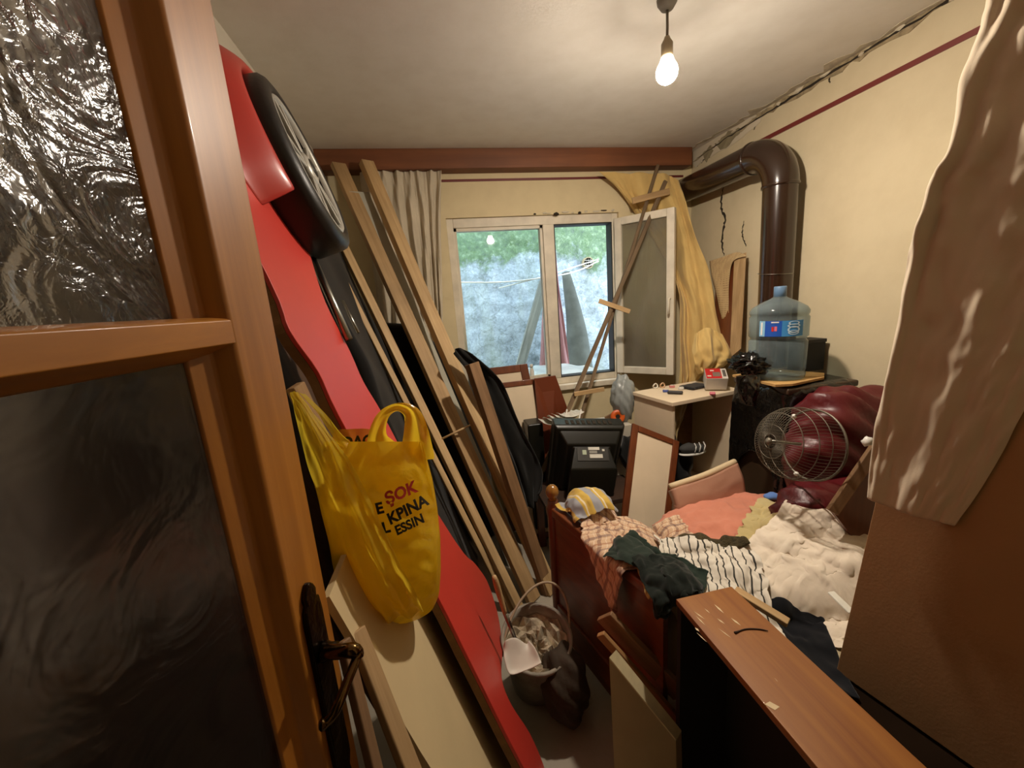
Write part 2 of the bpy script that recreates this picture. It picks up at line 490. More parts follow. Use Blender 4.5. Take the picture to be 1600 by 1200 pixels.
M_dirt = mat('dark_crack', '2d2418', .95, .3)
M_floor = plaster('concrete_floor', 'a39b8c', '6f685c', scale=3, bs=.25)
M_red = mat('red_trim_paint', '6d2622', .5, .1)
M_beam = wood('brown_painted_pelmet', '6a3c22', '875331', .55, 'X', .6)
M_door = wood('varnished_honey_wood', '9a5f1e', 'c28232', .42, 'Z', .8, coat=.12, bmp=.08)
M_doorx = wood('varnished_honey_rail', '9a5f1e', 'c28232', .42, 'Y', .8, coat=.12, bmp=.08)
M_wframe = mat('old_cream_paint', 'd8cfbb', .5, .12, 9, .15, 30)
M_steel = mat('steel', '9a9890', .3, .1, 8, metal=1)
M_pine = wood('pine_board', '96774f', 'c6a678', .6, 'Z', 1)
M_pine2 = wood('pine_board_light', 'a8875a', 'd4b687', .6, 'Z', 1.2)
M_oldwood = wood('old_brown_board', '6c5033', '967350', .65, 'Z', 1)
M_walnut = wood('dark_red_brown_wood', '5c2c14', '7e4320', .4, 'Z', .7, coat=.25)
M_walnutx = wood('dark_red_brown_wood_flat', '5c2c14', '80441f', .4, 'Y', .7, coat=.25)
M_black = mat('black_plastic', '15150f', .38, .2, 5)
M_cream = mat('cream_laminate', 'e0cdb0', .5, .06, 5, .05, 80)
M_mdf = mat('fibreboard_edge', '7d5a35', .85, .15, 30, .3, 120)

# ================================================================== the setting
struct(G().bx(XL - .1, XR + .1, YF - .15, YB + .0, -.06, 0).build('floor', M_floor))
struct(G().bx(XL - .1, XR + .1, YF - .15, YB + .2, ZC, ZC + .1).build('ceiling', M_ceil))
struct(G().bx(XL - .1, XL, YF - .15, YB + .2, 0, ZC).build('wall_left', M_walll))
wall_r = struct(G().bx(XR, XR + .1, YF - .15, YB + .2, 0, ZC).build('wall_right', M_wall))
WX0, WX1, WZ0, WZ1 = .15, 1.36, .93, 2.12
g = G(); g.bx(XL, WX0, YB, YB + .2, 0, ZC); g.bx(WX1, XR, YB, YB + .2, 0, ZC); g.bx(WX0, WX1, YB, YB + .2, 0, WZ0); g.bx(WX0, WX1, YB, YB + .2, WZ1, ZC)
wall_b = struct(g.build('wall_back', M_wallw))
g = G(); g.bx(XL, -.27, YF - .12, YF, 0, ZC); g.bx(.62, XR, YF - .12, YF, 0, ZC); g.bx(-.27, .62, YF - .12, YF, 2.08, ZC)
struct(g.build('wall_front', M_wall))
# the hallway behind the camera, closed so that no daylight comes from there
g = G(); g.bx(-1.2, 1.6, -2.3, -2.2, 0, ZC); g.bx(-1.3, -1.2, -2.3, YF - .15, 0, ZC); g.bx(1.6, 1.7, -2.3, YF - .15, 0, ZC)
g.bx(-1.3, XL - .1, YF - .25, YF - .15, 0, ZC)
struct(g.build('wall_hallway', M_wall))
struct(G().bx(-1.3, 1.7, -2.3, YF - .15, -.06, 0).build('floor_hallway', M_floor))
struct(G().bx(-1.3, 1.7, -2.3, YF - .15, ZC, ZC + .1).build('ceiling_hallway', M_ceil))

# painted red trims, pelmet
struct(G().bx(.1, 1.86, YB - .006, YB, 2.338, 2.352).build('trim_1', M_red))
struct(G().bx(XR - .006, XR, .2, 2.35, 2.331, 2.352).build('trim_2', M_red))
p = struct(G().bx(XL, 1.86, 2.655, YB, 2.385, ZC).build('trim_3', M_beam, bevel=.004))
# cracked plaster along the top of the right wall: flakes and cracks proud of the wall
def crack(pts, w, parent, name='crack', mt=None, nrm=(-1, 0, 0), jit=.4, seed=3, thick=.0025):
    rg = random.Random(seed); n = Vector(nrm); P = catmull(pts, len(pts) * 7); top = []; bot = []
    for i in range(len(P)):
        t = Vector(P[min(i + 1, len(P) - 1)] - P[max(i - 1, 0)]).normalized(); s = n.cross(t)
        k = w * (math.sin(math.pi * (i + .3) / (len(P) - .4)) ** .5) * (1 + jit * rg.uniform(-1, 1)) * .5
        c = Vector(P[i]) + s * rg.uniform(-1, 1) * w * .5
        top.append(c + s * k); bot.append(c - s * k)
    g = G(); m_ = len(P); vs = top + bot + [q + n * thick for q in top + bot]
    g.add(vs, [(2 * m_ + i, 2 * m_ + i + 1, 3 * m_ + i + 1, 3 * m_ + i) for i in range(m_ - 1)]
          + [(i, i + 1, 2 * m_ + i + 1, 2 * m_ + i) for i in range(m_ - 1)] + [(m_ + i, 3 * m_ + i, 3 * m_ + i + 1, m_ + i + 1) for i in range(m_ - 1)])
    return g.build(name, mt or M_dirt, parent)
cx = XR
M_band = mat('crumbling_brown_plaster', '9a8a6c', .95, .35, 40, .6, 80)
crack([(cx, 2.74, 2.43), (cx, 2.4, 2.468), (cx, 2.1, 2.476), (cx, 1.8, 2.482), (cx, 1.5, 2.487), (cx, 1.2, 2.49), (cx, .8, 2.492)], .03, wall_r, 'plaster_band', M_band, seed=11, jit=.55, thick=.004)
crack([(1.86, 2.72, ZC), (1.9, 2.4, ZC), (1.905, 2.0, ZC), (1.915, 1.6, ZC), (1.92, 1.2, ZC)], .05, wall_r, 'plaster_band', mat('stained_ceiling_plaster', 'c4b9a2', .95, .2, 30, .5, 60), nrm=(0, 0, -1), seed=12, jit=.7, thick=.002)
crack([(cx, 2.7, 2.44), (cx, 2.4, 2.462), (cx, 2.1, 2.472), (cx, 1.8, 2.478), (cx, 1.5, 2.487), (cx, 1.2, 2.49), (cx, .9, 2.492)], .009, wall_r, seed=1, jit=.5, thick=.0055)
crack([(cx, 2.72, 2.40), (cx, 2.5, 2.44), (cx, 2.3, 2.455)], .03, wall_r, seed=2)
crack([at(1131, 290, x=cx), at(1127, 320, x=cx), at(1133, 345, x=cx), at(1128, 372, x=cx), at(1131, 400, x=cx)], .012, wall_r, seed=3, jit=.9)
crack([at(1163, 345, x=cx), at(1160, 365, x=cx), at(1166, 385, x=cx)], .006, wall_r, seed=4, jit=.9)
crack([at(1188, 175, x=cx), at(1181, 192, x=cx), at(1178, 203, x=cx)], .008, wall_r, seed=5, jit=.9)
crack([at(1298, 118, x=cx), at(1296, 124, x=cx), at(1297, 130, x=cx)], .006, wall_r, seed=6, jit=.6)
crack([at(1318, 103, x=cx), at(1317, 109, x=cx), at(1316, 113, x=cx)], .006, wall_r, seed=7, jit=.6)
def flake(pts, mt, parent, name, n, th, seed):
    rg = random.Random(seed); out = []
    k = len(pts)
    for i in range(k):
        a, b = Vector(pts[i]), Vector(pts[(i + 1) % k])
        for j in range(4):
            q = a.lerp(b, j / 4); out.append(q + Vector((0, rg.uniform(-1, 1) * .008, rg.uniform(-1, 1) * .008)))
    return G().prism(out, Vector(n) * th).build(name, mt, parent)
flake([at(1062, 236, x=cx - .001), at(1180, 178, x=cx), at(1200, 165, x=cx), at(1188, 190, x=cx), at(1150, 222, x=cx), at(1100, 250, x=cx), at(1088, 262, x=cx)], M_flake, wall_r, 'plaster_patch', (-1, 0, 0), .003, 1)
M_sc = mat('grey_bare_patch', '8f8468', .95, .2, 20, .4, 60)
flake([at(1118, 226, x=cx), at(1140, 205, x=cx), at(1160, 200, x=cx), at(1150, 215, x=cx), at(1130, 235, x=cx)], M_sc, wall_r, 'plaster_patch', (-1, 0, 0), .005, 2)
flake([at(1098, 240, x=cx), at(1112, 226, x=cx), at(1116, 236, x=cx), at(1104, 252, x=cx)], M_sc, wall_r, 'plaster_patch', (-1, 0, 0), .005, 3)
for i in range(9):
    y = 1.3 + i * .15 + R.uniform(-.04, .04); zc = 2.492 - max(0, (y - 1.9)) * .035
    G().ico((XR - .006, y, zc + R.uniform(-.01, .006)), (.009, R.uniform(.012, .03), R.uniform(.006, .013)), 1, lambda q: 1 + R.uniform(-.3, .3)).build('plaster_crumb', M_flake, wall_r)
for i in range(11):
    x = .75 + i * .055 + R.uniform(-.02, .02)
    G().ico((x, YB - .003, WZ1 + .004 + R.uniform(-.006, .01)), (R.uniform(.01, .03), .008, R.uniform(.005, .012)), 1, lambda q: 1 + R.uniform(-.3, .3)).build('plaster_crumb', M_flake if i % 3 else M_dirt, wall_b)

# ------------------------------------------------------------------ window
win = struct(empty('window_1', (.75, YB, WZ0)))
y0, y1 = YB + .02, YB + .09
G().bx(WX0, WX0 + .045, y0, y1, WZ0, WZ1).build('frame_jamb', M_wframe, win, bevel=.004)
G().bx(WX1 - .045, WX1, y0, y1, WZ0, WZ1).build('frame_jamb', M_wframe, win, bevel=.004)
G().bx(WX0 + .045, WX1 - .045, y0, y1, WZ1 - .06, WZ1).build('frame_head', M_wframe, win, bevel=.004)
G().bx(WX0 + .045, WX1 - .045, y0, y1, WZ0, WZ0 + .05).build('frame_sill', M_wframe, win, bevel=.004)
MX = .845
G().bx(MX - .04, MX + .04, y0 - .005, y1, WZ0 + .05, WZ1 - .06).build('mullion', M_wframe, win, bevel=.004)
g = G()
a0, a1, b0, b1 = WX0 + .045, MX - .04, WZ0 + .05, WZ1 - .06
for q in ((a0, a0 + .018, b0, b1), (a1 - .018, a1, b0, b1), (a0, a1, b0, b0 + .03), (a0, a1, b1 - .02, b1)): g.bx(q[0], q[1], y0 + .01, y1 - .01, q[2], q[3])
g.build('fixed_sash', M_wframe, win)
M_pane = thin_glass('window_glass', (.93, .97, .97), refl=1.0)
pane = G().box(((a0 + a1) / 2, YB + .055, (b0 + b1) / 2), (a1 - a0, .003, b1 - b0)).build('glass_pane', M_pane, win)
pane.rotation_euler = (math.radians(-1.5), 0, math.radians(4.0))
M_gasket = mat('black_rubber_seal', '1d1d1b', .6)
g = G(); c0, c1 = MX + .04, WX1 - .045
for q in ((c0, c0 + .006, b0, b1), (c1 - .008, c1, b0, b1), (c0, c1, b1 - .008, b1), (c0, c1, b0, b0 + .006)): g.bx(q[0], q[1], y0 - .002, y1 + .01, q[2], q[3])
g.build('rubber_seal', M_gasket, win)
# outer ledge and inner ledge
G().bx(WX0, WX1, YB + .09, YB + .28, WZ0 - .04, WZ0 + .004).build('outer_ledge', M_flake, win)
G().bx(WX0 - .03, WX1 + .05, YB - .035, YB + .02, WZ0 - .04, WZ0 + .002).build('inner_ledge', M_wframe, win, bevel=.006)
# open casement
H0 = Vector((WX1 - .03, YB - .005, 0)); H1 = Vector((1.605, 2.455, 0)); dv = (H1 - H0).normalized(); nv = Vector((dv.y, -dv.x, 0)); CWd = (H1 - H0).length
Zb, Zt = .975, 2.075
case = G()
rm = Matrix((dv, nv, Vector((0, 0, 1)))).transposed()
def cbox(g, s0, s1, z0, z1, t=.045): return g.box(H0 + dv * (s0 + s1) / 2 + Vector((0, 0, (z0 + z1) / 2)), (s1 - s0, t, z1 - z0), rm)
fw = .05
cbox(case, 0, fw, Zb, Zt); cbox(case, CWd - fw, CWd, Zb, Zt); cbox(case, fw, CWd - fw, Zb, Zb + fw); cbox(case, fw, CWd - fw, Zt - fw, Zt)
case = case.build('casement', M_wframe, win, bevel=.004)
cbox(G(), fw, CWd - fw, Zb + fw, Zt - fw, .004).build('casement_pane', thin_glass('dusty_casement_glass', (.82, .84, .78), .30, 'a49d8c', .05), case)
G().tube([H0 + dv * (CWd - .025) + nv * .02 + V(0, 0, 1.5), H0 + dv * (CWd - .025) + nv * .05 + V(0, 0, 1.5), H0 + dv * (CWd - .025) + nv * .055 + V(0, 0, 1.40)], .008, 8).build('casement_handle', M_wframe, case, smooth=True)

# ------------------------------------------------------------------ outside the window
def ext_mat():
    mt, nt, N, Lk, b = new_mat('mossy_rendered_wall'); v = coords(N, Lk, 'Object')
    a = noise(N, Lk, v, 1.4, 6, .65, .3); c = noise(N, Lk, v, 7, 8, .7, .25)
    base = ramp(N, Lk, c, [(.3, lin('6c7880')), (.5, lin('98a5b0')), (.7, lin('b4c0cb'))])
    vo = N.new('ShaderNodeTexVoronoi'); vo.feature = 'DISTANCE_TO_EDGE'; vo.inputs['Scale'].default_value = 6.5
    wv = N.new('ShaderNodeVectorMath'); wv.operation = 'ADD'; wn_ = N.new('ShaderNodeTexNoise'); wn_.inputs['Scale'].default_value = 5; wn_.inputs['Detail'].default_value = 5
    sc3 = N.new('ShaderNodeVectorMath'); sc3.operation = 'SCALE'; sc3.inputs[3].default_value = .35
    Lk.new(v, wn_.inputs['Vector']); Lk.new(wn_.outputs[1], sc3.inputs[0]); Lk.new(v, wv.inputs[0]); Lk.new(sc3.outputs[0], wv.inputs[1]); Lk.new(wv.outputs[0], vo.inputs['Vector'])
    base = mixc(N, Lk, ramp(N, Lk, vo.outputs['Distance'], [(.0, (.6, .6, .6)), (.035, (0, 0, 0))]), base, lin('5c6a68'))
    fn = noise(N, Lk, v, 45, 6, .75)
    base = mixc(N, Lk, 1.0, base, ramp(N, Lk, fn, [(.3, (.62, .66, .66)), (.6, (1.1, 1.1, 1.1))]), 'MULTIPLY')
    st = noise(N, Lk, coords(N, Lk, 'Object', (5, 5, .5)), 1.2, 4)
    base = mixc(N, Lk, ramp(N, Lk, st, [(.5, (0, 0, 0)), (.7, (.55, .55, .55))]), base, lin('7e8a74'))
    sp = N.new('ShaderNodeSeparateXYZ'); tc = N.new('ShaderNodeTexCoord'); Lk.new(tc.outputs['Object'], sp.inputs[0])
    hgt = math_(N, Lk, 'ADD', math_(N, Lk, 'MULTIPLY', math_(N, Lk, 'SUBTRACT', sp.outputs[2], 2.02), 1.6), math_(N, Lk, 'MULTIPLY', math_(N, Lk, 'SUBTRACT', a, .5), 3.6))
    moss = ramp(N, Lk, hgt, [(-.0, (0, 0, 0)), (.28, (.85, .85, .85))])
    mc = ramp(N, Lk, noise(N, Lk, v, 16, 8, .8), [(.3, lin('24381c')), (.52, lin('4d6b3a')), (.7, lin('93a88a'))])
    base = mixc(N, Lk, moss, base, mc)
    Lk.new(base, b.inputs['Base Color']); setp(b, Roughness=.9)
    bump(N, Lk, b, c, .35, .02); return mt
nx_, nz_ = 130, 110; YE = 4.15
xx, zz = np.meshgrid(np.linspace(-3.2, 6.0, nx_), np.linspace(-.1, 3.4, nz_))
yy = YE + .02 * vnoise((nz_, nx_), 9, 3) + .006 * vnoise((nz_, nx_), 3, 4)
# stones proud of the render with recessed joints
cell = np.full((nz_, nx_), 9.0); rg = np.random.RandomState(4)
pts = np.stack([rg.uniform(-3.2, 6, 420), rg.uniform(-.1, 3.4, 420)], 1)
for (px_, pz_) in [(0, 0)]:
    D = np.sqrt((xx[..., None] - pts[:, 0]) ** 2 + ((zz[..., None] - pts[:, 1]) * 1.3) ** 2); D.sort(-1); cell = D[..., 1] - D[..., 0]
yy += .014 * np.exp(-(cell / .03) ** 2) - .0
ext = G().grid(np.stack([xx, yy, zz], -1)).bx(-3.2, 6, YE + .1, YE + .3, -.1, 3.4).build('wall_outside', ext_mat(), smooth=True)
struct(ext)
M_soil = mat('damp_ground', '57594a', .95, .3, 4, .4, 20)
struct(G().bx(-3.2, 6, YB + .2, YE + .1, -.12, -.02).build('floor_outside', M_soil))
M_greyw = wood('weathered_grey_wood', '5f625c', '8f938b', .8, 'Z', 1)
tag(plank('leaning_timber', at(850, 440, y=3.9) + (at(805, 600, y=3.75) - at(850, 440, y=3.9)) * 2.06, at(850, 440, y=3.9), .09, .05, (0, -1, 0), M_greyw), 'weathered grey timber leaning diagonally outside against the mossy wall', 'timber')
pq = at(884, 425, y=3.78); pb = at(906, 590, y=3.74)
tag(G().tube(catmull([pq, pq.lerp(pb, .5) + V(.03, 0, 0), pb, V(pb.x + .06, 3.72, -.02)], 24), [.04 + .10 * min(1, k / 14) for k in range(24)], 14).build('upright_post', mat('tarred_post', '4d534e', .85, .3, 6, .5, 20), smooth=True), 'dark weathered post standing outside behind the window mullion', 'post')
M_pink = cloth_mat('faded_pink_cotton', 'b98f95', var=.12, transl=.25)
rows = [[at(846, 345, y=3.45), at(865, 345, y=3.4)], [at(848, 440, y=3.42), at(872, 440, y=3.4)], [at(845, 520, y=3.4), at(884, 520, y=3.4)], [at(842, 590, y=3.4), at(893, 590, y=3.4)], [at(840, 640, y=3.4), at(896, 640, y=3.4)]]
P, uv = loft(rows, 40, 40, (0, -1, 0), 4, .02, .006, 5)
cloth_obj('hanging_cloth', P, uv, M_pink, 'faded pink cloth hanging outside behind the window mullion', 'cloth')
M_line = mat('white_cord', 'd9dcd8', .6)
g = G(); L0 = [at(700, 441, y=3.5), at(780, 441, y=3.5), at(850, 434, y=3.5), at(900, 424, y=3.6), at(935, 408, y=3.9)]
g.tube(catmull(L0, 24), .006, 6); L1 = [at(780, 450, y=3.5), at(815, 441, y=3.5), at(850, 432, y=3.5), at(895, 418, y=3.6), at(935, 405, y=3.9)]; g.tube(catmull(L1, 24), .005, 6)
tag(g.build('clothesline', M_line, smooth=True), 'white twisted clothesline strung across outside the window', 'clothesline')
vent = empty('wall_vent', at(918, 411, y=YE - .06), 'small round dark barred drain vent in the wall outside', 'vent')
vc = at(918, 411, y=YE - .03); G().lathe([(.05, 0), (.06, .0), (.06, .05), (.05, .05), (.05, .01)], vc - V(0, .03, 0), (0, 1, 0), 20, caps=False).build('vent_ring', M_sc, vent)
G().lathe([(.049, .035), (.001, .035)], vc - V(0, .03, 0), (0, 1, 0), 20).build('vent_hole', M_dirt, vent)
for k in (-.025, 0, .025):
    G().tube([vc + V(k, -.025, -.045), vc + V(k, -.025, .045)], .004, 6).build('vent_bar', M_steel, vent)
    G().tube([vc + V(-.045, -.027, k), vc + V(.045, -.027, k)], .004, 6).build('vent_bar', M_steel, vent)
q = at(835, 588, y=3.1)
rows = [[V(.62, 3.28, .97), V(.9, 3.3, 1.0), V(1.25, 3.3, .97)], [V(.6, 3.1, .965), V(.9, 3.08, .99), V(1.28, 3.1, .96)], [V(.6, 2.99, .94), V(.9, 2.98, .95), V(1.28, 2.99, .95)]]
g = G(); g.bx(.58, 1.3, 2.86, 3.35, .90, .95)
tag(g.build('outer_shelf', M_flake), 'pale weathered shelf slab just outside the window', 'shelf')
P, uv = loft(rows, 40, 16, (0, 0, 1), 3, .01, .008, 3)
cloth_obj('plastic_sheet', P, uv, plastic_film('milky_plastic_sheet', 'c9d0d0', .3), 'crumpled milky plastic sheet lying on the ledge outside the window', 'plastic sheet')
b0_ = at(832, 600, y=YB + .06); b0_.z = WZ0 + .05
bt = empty('spray_bottle', b0_, 'small white plastic bottle standing on the window sill', 'bottle')
M_wp = mat('white_plastic', 'dcdad2', .35, .04)
G().lathe([(.0, 0), (.017, .0), (.018, .004), (.018, .07), (.01, .085), (.01, .09)], b0_, seg=16).build('bottle_body', M_wp, bt, smooth=True)
G().lathe([(.0, .09), (.012, .09), (.012, .115), (.0, .117)], b0_, seg=14).build('bottle_cap', M_wp, bt, smooth=True)

# ------------------------------------------------------------------ door (open, seen along the left)
DANG = math.radians(9.0); DE = V(-.2, .56, 0); DV = V(math.sin(DANG), math.cos(DANG), 0); DN = V(math.cos(DANG), -math.sin(DANG), 0); DTH = .042; DW_ = .80
def dw(s, d, z): return DE + DV * s + DN * d + V(0, 0, z)       # s: along the door from its free edge, d: out of its face
def dpx(px, py, d): return on_plane(px, py, DE + DN * d, DN)
door = struct(empty('door_1', dw(-DW_, 0, 0)))
def stile(s_in, s_out, z0, z1):
    k = 1 if s_out > s_in else -1
    pr = [(s_out, 0), (s_out, -DTH), (s_in - k * .042, -DTH), (s_in - k * .042, -.027), (s_in - k * .038, -.025), (s_in - k * .014, -.019), (s_in - k * .009, -.010), (s_in - k * .003, -.003), (s_in, 0)]
    return G().prism([dw(a, d, z0) for a, d in pr], (0, 0, z1 - z0))
stile(-.081, 0, .01, 2.03).build('lock_stile', M_door, door, bevel=.003)
stile(-DW_ + .09, -DW_, .01, 2.03).build('hinge_stile', M_door, door, bevel=.003)
def rail(z0, z1):
    pr = [(z0 - .014, -.027), (z0 - .012, -.024), (z0 - .007, -.016), (z0 - .006, -.012), (z0 - .002, -.004), (z0, 0), (z1 - .002, 0), (z1, -.003), (z1 + .002, -.012), (z1 + .003, -.025), (z1 + .003, -DTH), (z0 - .014, -DTH)]
    return G().prism([dw(-DW_ + .09, d, z) for z, d in pr], DV * (DW_ - .171))
rail(1.530, 1.556).build('middle_rail', M_doorx, door, bevel=.001)
rail(1.96, 2.03).build('top_rail', M_doorx, door, bevel=.002)
rail(.15, .45).build('bottom_rail', M_doorx, door, bevel=.002)
def door_glass(name, strength, rough, tint, n2k=.16):
    mt, nt, N, Lk, b = new_mat(name); v = coords(N, Lk, 'Object')
    n1 = noise(N, Lk, v, 7.5, 3, .5, 2.2); n2 = noise(N, Lk, v, 55, 3, .55, 1.5)
    h = math_(N, Lk, 'ADD', n1, math_(N, Lk, 'MULTIPLY', n2, n2k))
    setp(b, Base_Color=(*tint, 1), Roughness=rough, Transmission_Weight=.97, IOR=1.45, Specular_IOR_Level=.6)
    bump(N, Lk, b, h, strength, .02); return mt
def pane(z0, z1, nm, mt): return G().prism([dw(-.10, -.028, z0), dw(-DW_ + .1, -.028, z0), dw(-DW_ + .1, -.034, z0), dw(-.10, -.034, z0)], (0, 0, z1 - z0)).build(nm, mt, door)
pane(1.552, 1.97, 'upper_pane', door_glass('swirled_cast_glass', .55, .13, (.42, .41, .39), .12))
pane(.44, 1.52, 'lower_pane', door_glass('shade_tinted_cast_glass', .16, .2, (.14, .13, .13), .03))  # dark tint of the lower pane stands in for the lack of light there
M_ant = mat('blackened_brass', '2e241a', .22, .3, 30, .4, 60, metal=.9)
hp = [(.86, .006), (.875, .014), (.885, .012), (.90, .02), (.92, .0205), (1.155, .0205), (1.175, .018), (1.18, .012), (1.19, .014), (1.2, .009), (1.206, .003)]
out = [dw(-.05 + w, 0, z) for z, w in hp] + [dw(-.05 - w, 0, z) for z, w in hp[::-1]]
hd = G().prism(out, DN * .008).build('handle_plate', M_ant, door, bevel=.002)
h0 = dpx(503, 1018, .008)
lv = [h0, dpx(528, 1018, .035), dpx(548, 1016, .054), dpx(558, 1020, .060), dpx(555, 1034, .060), dpx(544, 1062, .057), dpx(531, 1095, .052), dpx(520, 1118, .046), dpx(508, 1130, .038), dpx(498, 1134, .032)]
G().tube(catmull(lv, 40), [.0095] * 12 + [.0085] * 4 + [.0062] * 14 + [.0055] * 5 + [.006, .007, .007, .006, .004], 12).build('lever', mat('worn_brass_lever', '6b5433', .18, .25, 30, .2, 60, metal=1), hd, smooth=True)
G().lathe([(.012, .0), (.014, .004), (.011, .012), (.011, .02)], h0, DN, 18).build('rose', M_ant, hd, smooth=True)
G().prism([dw(-.047, .0075, 1.0), dw(-.053, .0075, 1.0), dw(-.053, .0075, 1.025), dw(-.047, .0075, 1.025)], DN * .001).build('keyhole', M_dirt, hd)

# ------------------------------------------------------------------ bulb
bc = Vector((.878, 1.4, 2.285))
lamp = empty('pendant_bulb', (bc.x, bc.y, ZC), 'bare lit light bulb hanging on a short cord from the ceiling', 'light')
M_cord = mat('dusty_grey_cord', '6d6659', .7)
G().lathe([(.0, 0), (.034, 0), (.032, -.012), (.02, -.03), (.0, -.034)], (bc.x, bc.y, ZC), seg=20).build('ceiling_rose', M_cord, lamp, smooth=True)
G().tube([(bc.x, bc.y, ZC - .03), (bc.x + .001, bc.y, ZC - .08), (bc.x, bc.y, ZC - .115)], .0045, 8).build('cord', M_cord, lamp, smooth=True)
G().lathe([(.0, .106), (.008, .106), (.011, .098), (.019, .085), (.019, .05), (.018, .046), (.0, .046)], bc, seg=18).build('socket', mat('grey_bakelite', '8d7d60', .5), lamp, smooth=True)
mt, nt, N, Lk, b = new_mat('lit_bulb_glass'); e = N.new('ShaderNodeEmission'); e.inputs[0].default_value = (*BULB_COLOR, 1); e.inputs[1].default_value = BULB_STRENGTH
Lk.new(e.outputs[0], N['Material Output'].inputs[0])
mt2, _n, N2, L2, _b = new_mat('dim_bulb_neck'); e2 = N2.new('ShaderNodeEmission'); e2.inputs[0].default_value = (*BULB_COLOR, 1); e2.inputs[1].default_value = BULB_STRENGTH * .02; L2.new(e2.outputs[0], N2['Material Output'].inputs[0])
pr = [(0.0, -.036)] + [(.036 * math.sin(a), -.036 * math.cos(a)) for a in [math.pi * k / 16 for k in range(1, 7)]] + [(.0, -.036 * math.cos(math.pi * 6 / 16))]
G().lathe(pr, bc, seg=24).build('bulb', mt, lamp, smooth=True)
G().lathe([(.036 * math.sin(a), -.036 * math.cos(a)) for a in [math.pi * k / 16 for k in range(6, 12)]] + [(.024, .03), (.019, .044), (.0, .046)], bc, seg=24, caps=False).build('bulb_neck', mt2, lamp, smooth=True)
# ================================================================== left pile
# red side of a toy car bed, standing on end, leaning on the left wall
RN = Vector((1, 0, .31)).normalized(); RU = Vector((0, 1, 0)); RV = RN.cross(RU); RV = RV if RV.z > 0 else -RV
RP0 = Vector((.205, 0, 0))
def rp(px, py, off=0): return on_plane(px, py, RP0 + RN * off, RN)
def rl(u, z, off=0):    # point on the leaning panel at depth u and height z
    return Vector((.205 - .31 * z, u, z)) + RN * off
M_redp = mat('glossy_red_lacquer', 'c2362a', .45, .06, 3, .02, 30, coat=.0)
M_redb = mat('moulded_red_plastic', 'b8352c', .38, .08, 3, .03, 30, coat=.2)
car = empty('car_bed_side', (.12, 1.1, 0), 'red side panel of a toy car bed with black wheel, standing on end', 'bed side')
prof = [(.93, .02), (1.02, .03), (1.05, .14), (1.01, .32), (1.05, .38), (1.24, .29), (1.42, .24), (1.54, .25), (1.60, .32), (1.52, .47), (1.40, .61), (1.31, .80), (1.24, 1.02), (1.215, 1.25), (1.18, 1.36), (1.20, 1.45), (1.20, 1.59), (1.28, 1.71), (1.36, 1.80),
        (1.42, 2.0), (1.46, 2.2), (1.40, 2.34), (1.2, 2.37), (1.0, 2.375), (.89, 2.37), (.86, 2.34), (.86, 2.0), (.86, 1.63), (.825, 1.53), (.86, 1.44), (.845, 1.35), (.855, 1.1), (.865, .86), (.85, .66), (.83, .35), (.85, .1)]
def smooth_closed(p, n=4):
    p = np.array(p); k = len(p); out = []
    for i in range(k):
        a, b, c, d = p[i - 1], p[i], p[(i + 1) % k], p[(i + 2) % k]
        for t in np.arange(n) / n: out.append(.5 * (2 * b + (c - a) * t + (2 * a - 5 * b + 4 * c - d) * t * t + (3 * b - a - 3 * c + d) * t ** 3))
    return out
sm = smooth_closed(prof)
G().prism([rl(u, z, -.009) for u, z in sm], -RN * .018).build('board', M_mdf, car)
G().prism([rl(u, z, 0) for u, z in sm], -RN * .009).build('red_face', M_redp, car, bevel=.002)
# wheel
WC = Vector((-.30, 1.35, 1.98)); WRad = .235; wz = (WC - rl(1.35, 1.98)).dot(RN)
def wpt(r, a, h): return WC + RN * h + r * (math.cos(a) * RU + math.sin(a) * RV)
wh = []
M_tyre = mat('black_tyre_plastic', '14120f', .42, .15, 6, .1, 80)
prf = [(.05, -.118), (.21, -.118), (.228, -.112), (WRad, -.10), (WRad, -.03), (.232, -.012), (.222, -.002), (.205, .004), (.19, .002), (.183, -.006), (.18, -.02), (.02, -.03)]
tyre = G().lathe(prf, WC, RN, 56).build('wheel', M_tyre, car, smooth=True)
M_chrome = mat('silver_rim_paint', 'b9b7ae', .35, .08, 5, metal=.35)
G().lathe([(.184, -.012), (.186, -.003), (.180, .002), (.173, -.002), (.172, -.014)], WC, RN, 56, caps=False).build('rim_ring', M_chrome, tyre, smooth=True)
for k in range(5):
    a = math.radians(100 + 72 * k)
    for da in (-.17, .17):
        g = G(); w0, w1 = .009, .006
        p0, p1 = wpt(.045, a + da * .9, -.004), wpt(.176, a + da, -.004); t = (p1 - p0).normalized(); s = RN.cross(t)
        g.prism([p0 + s * w0, p0 - s * w0, p1 - s * w1, p1 + s * w1], -RN * .014)
        g.build('spoke', M_chrome, tyre, bevel=.003)
G().lathe([(.0, .004), (.03, .003), (.042, -.002), (.046, -.012), (.04, -.02)], WC, RN, 28).build('hub', M_chrome, tyre, smooth=True)
G().lathe([(.0, .007), (.022, .006), (.028, .002)], WC, RN, 24).build('hub_cap', M_black, tyre, smooth=True)
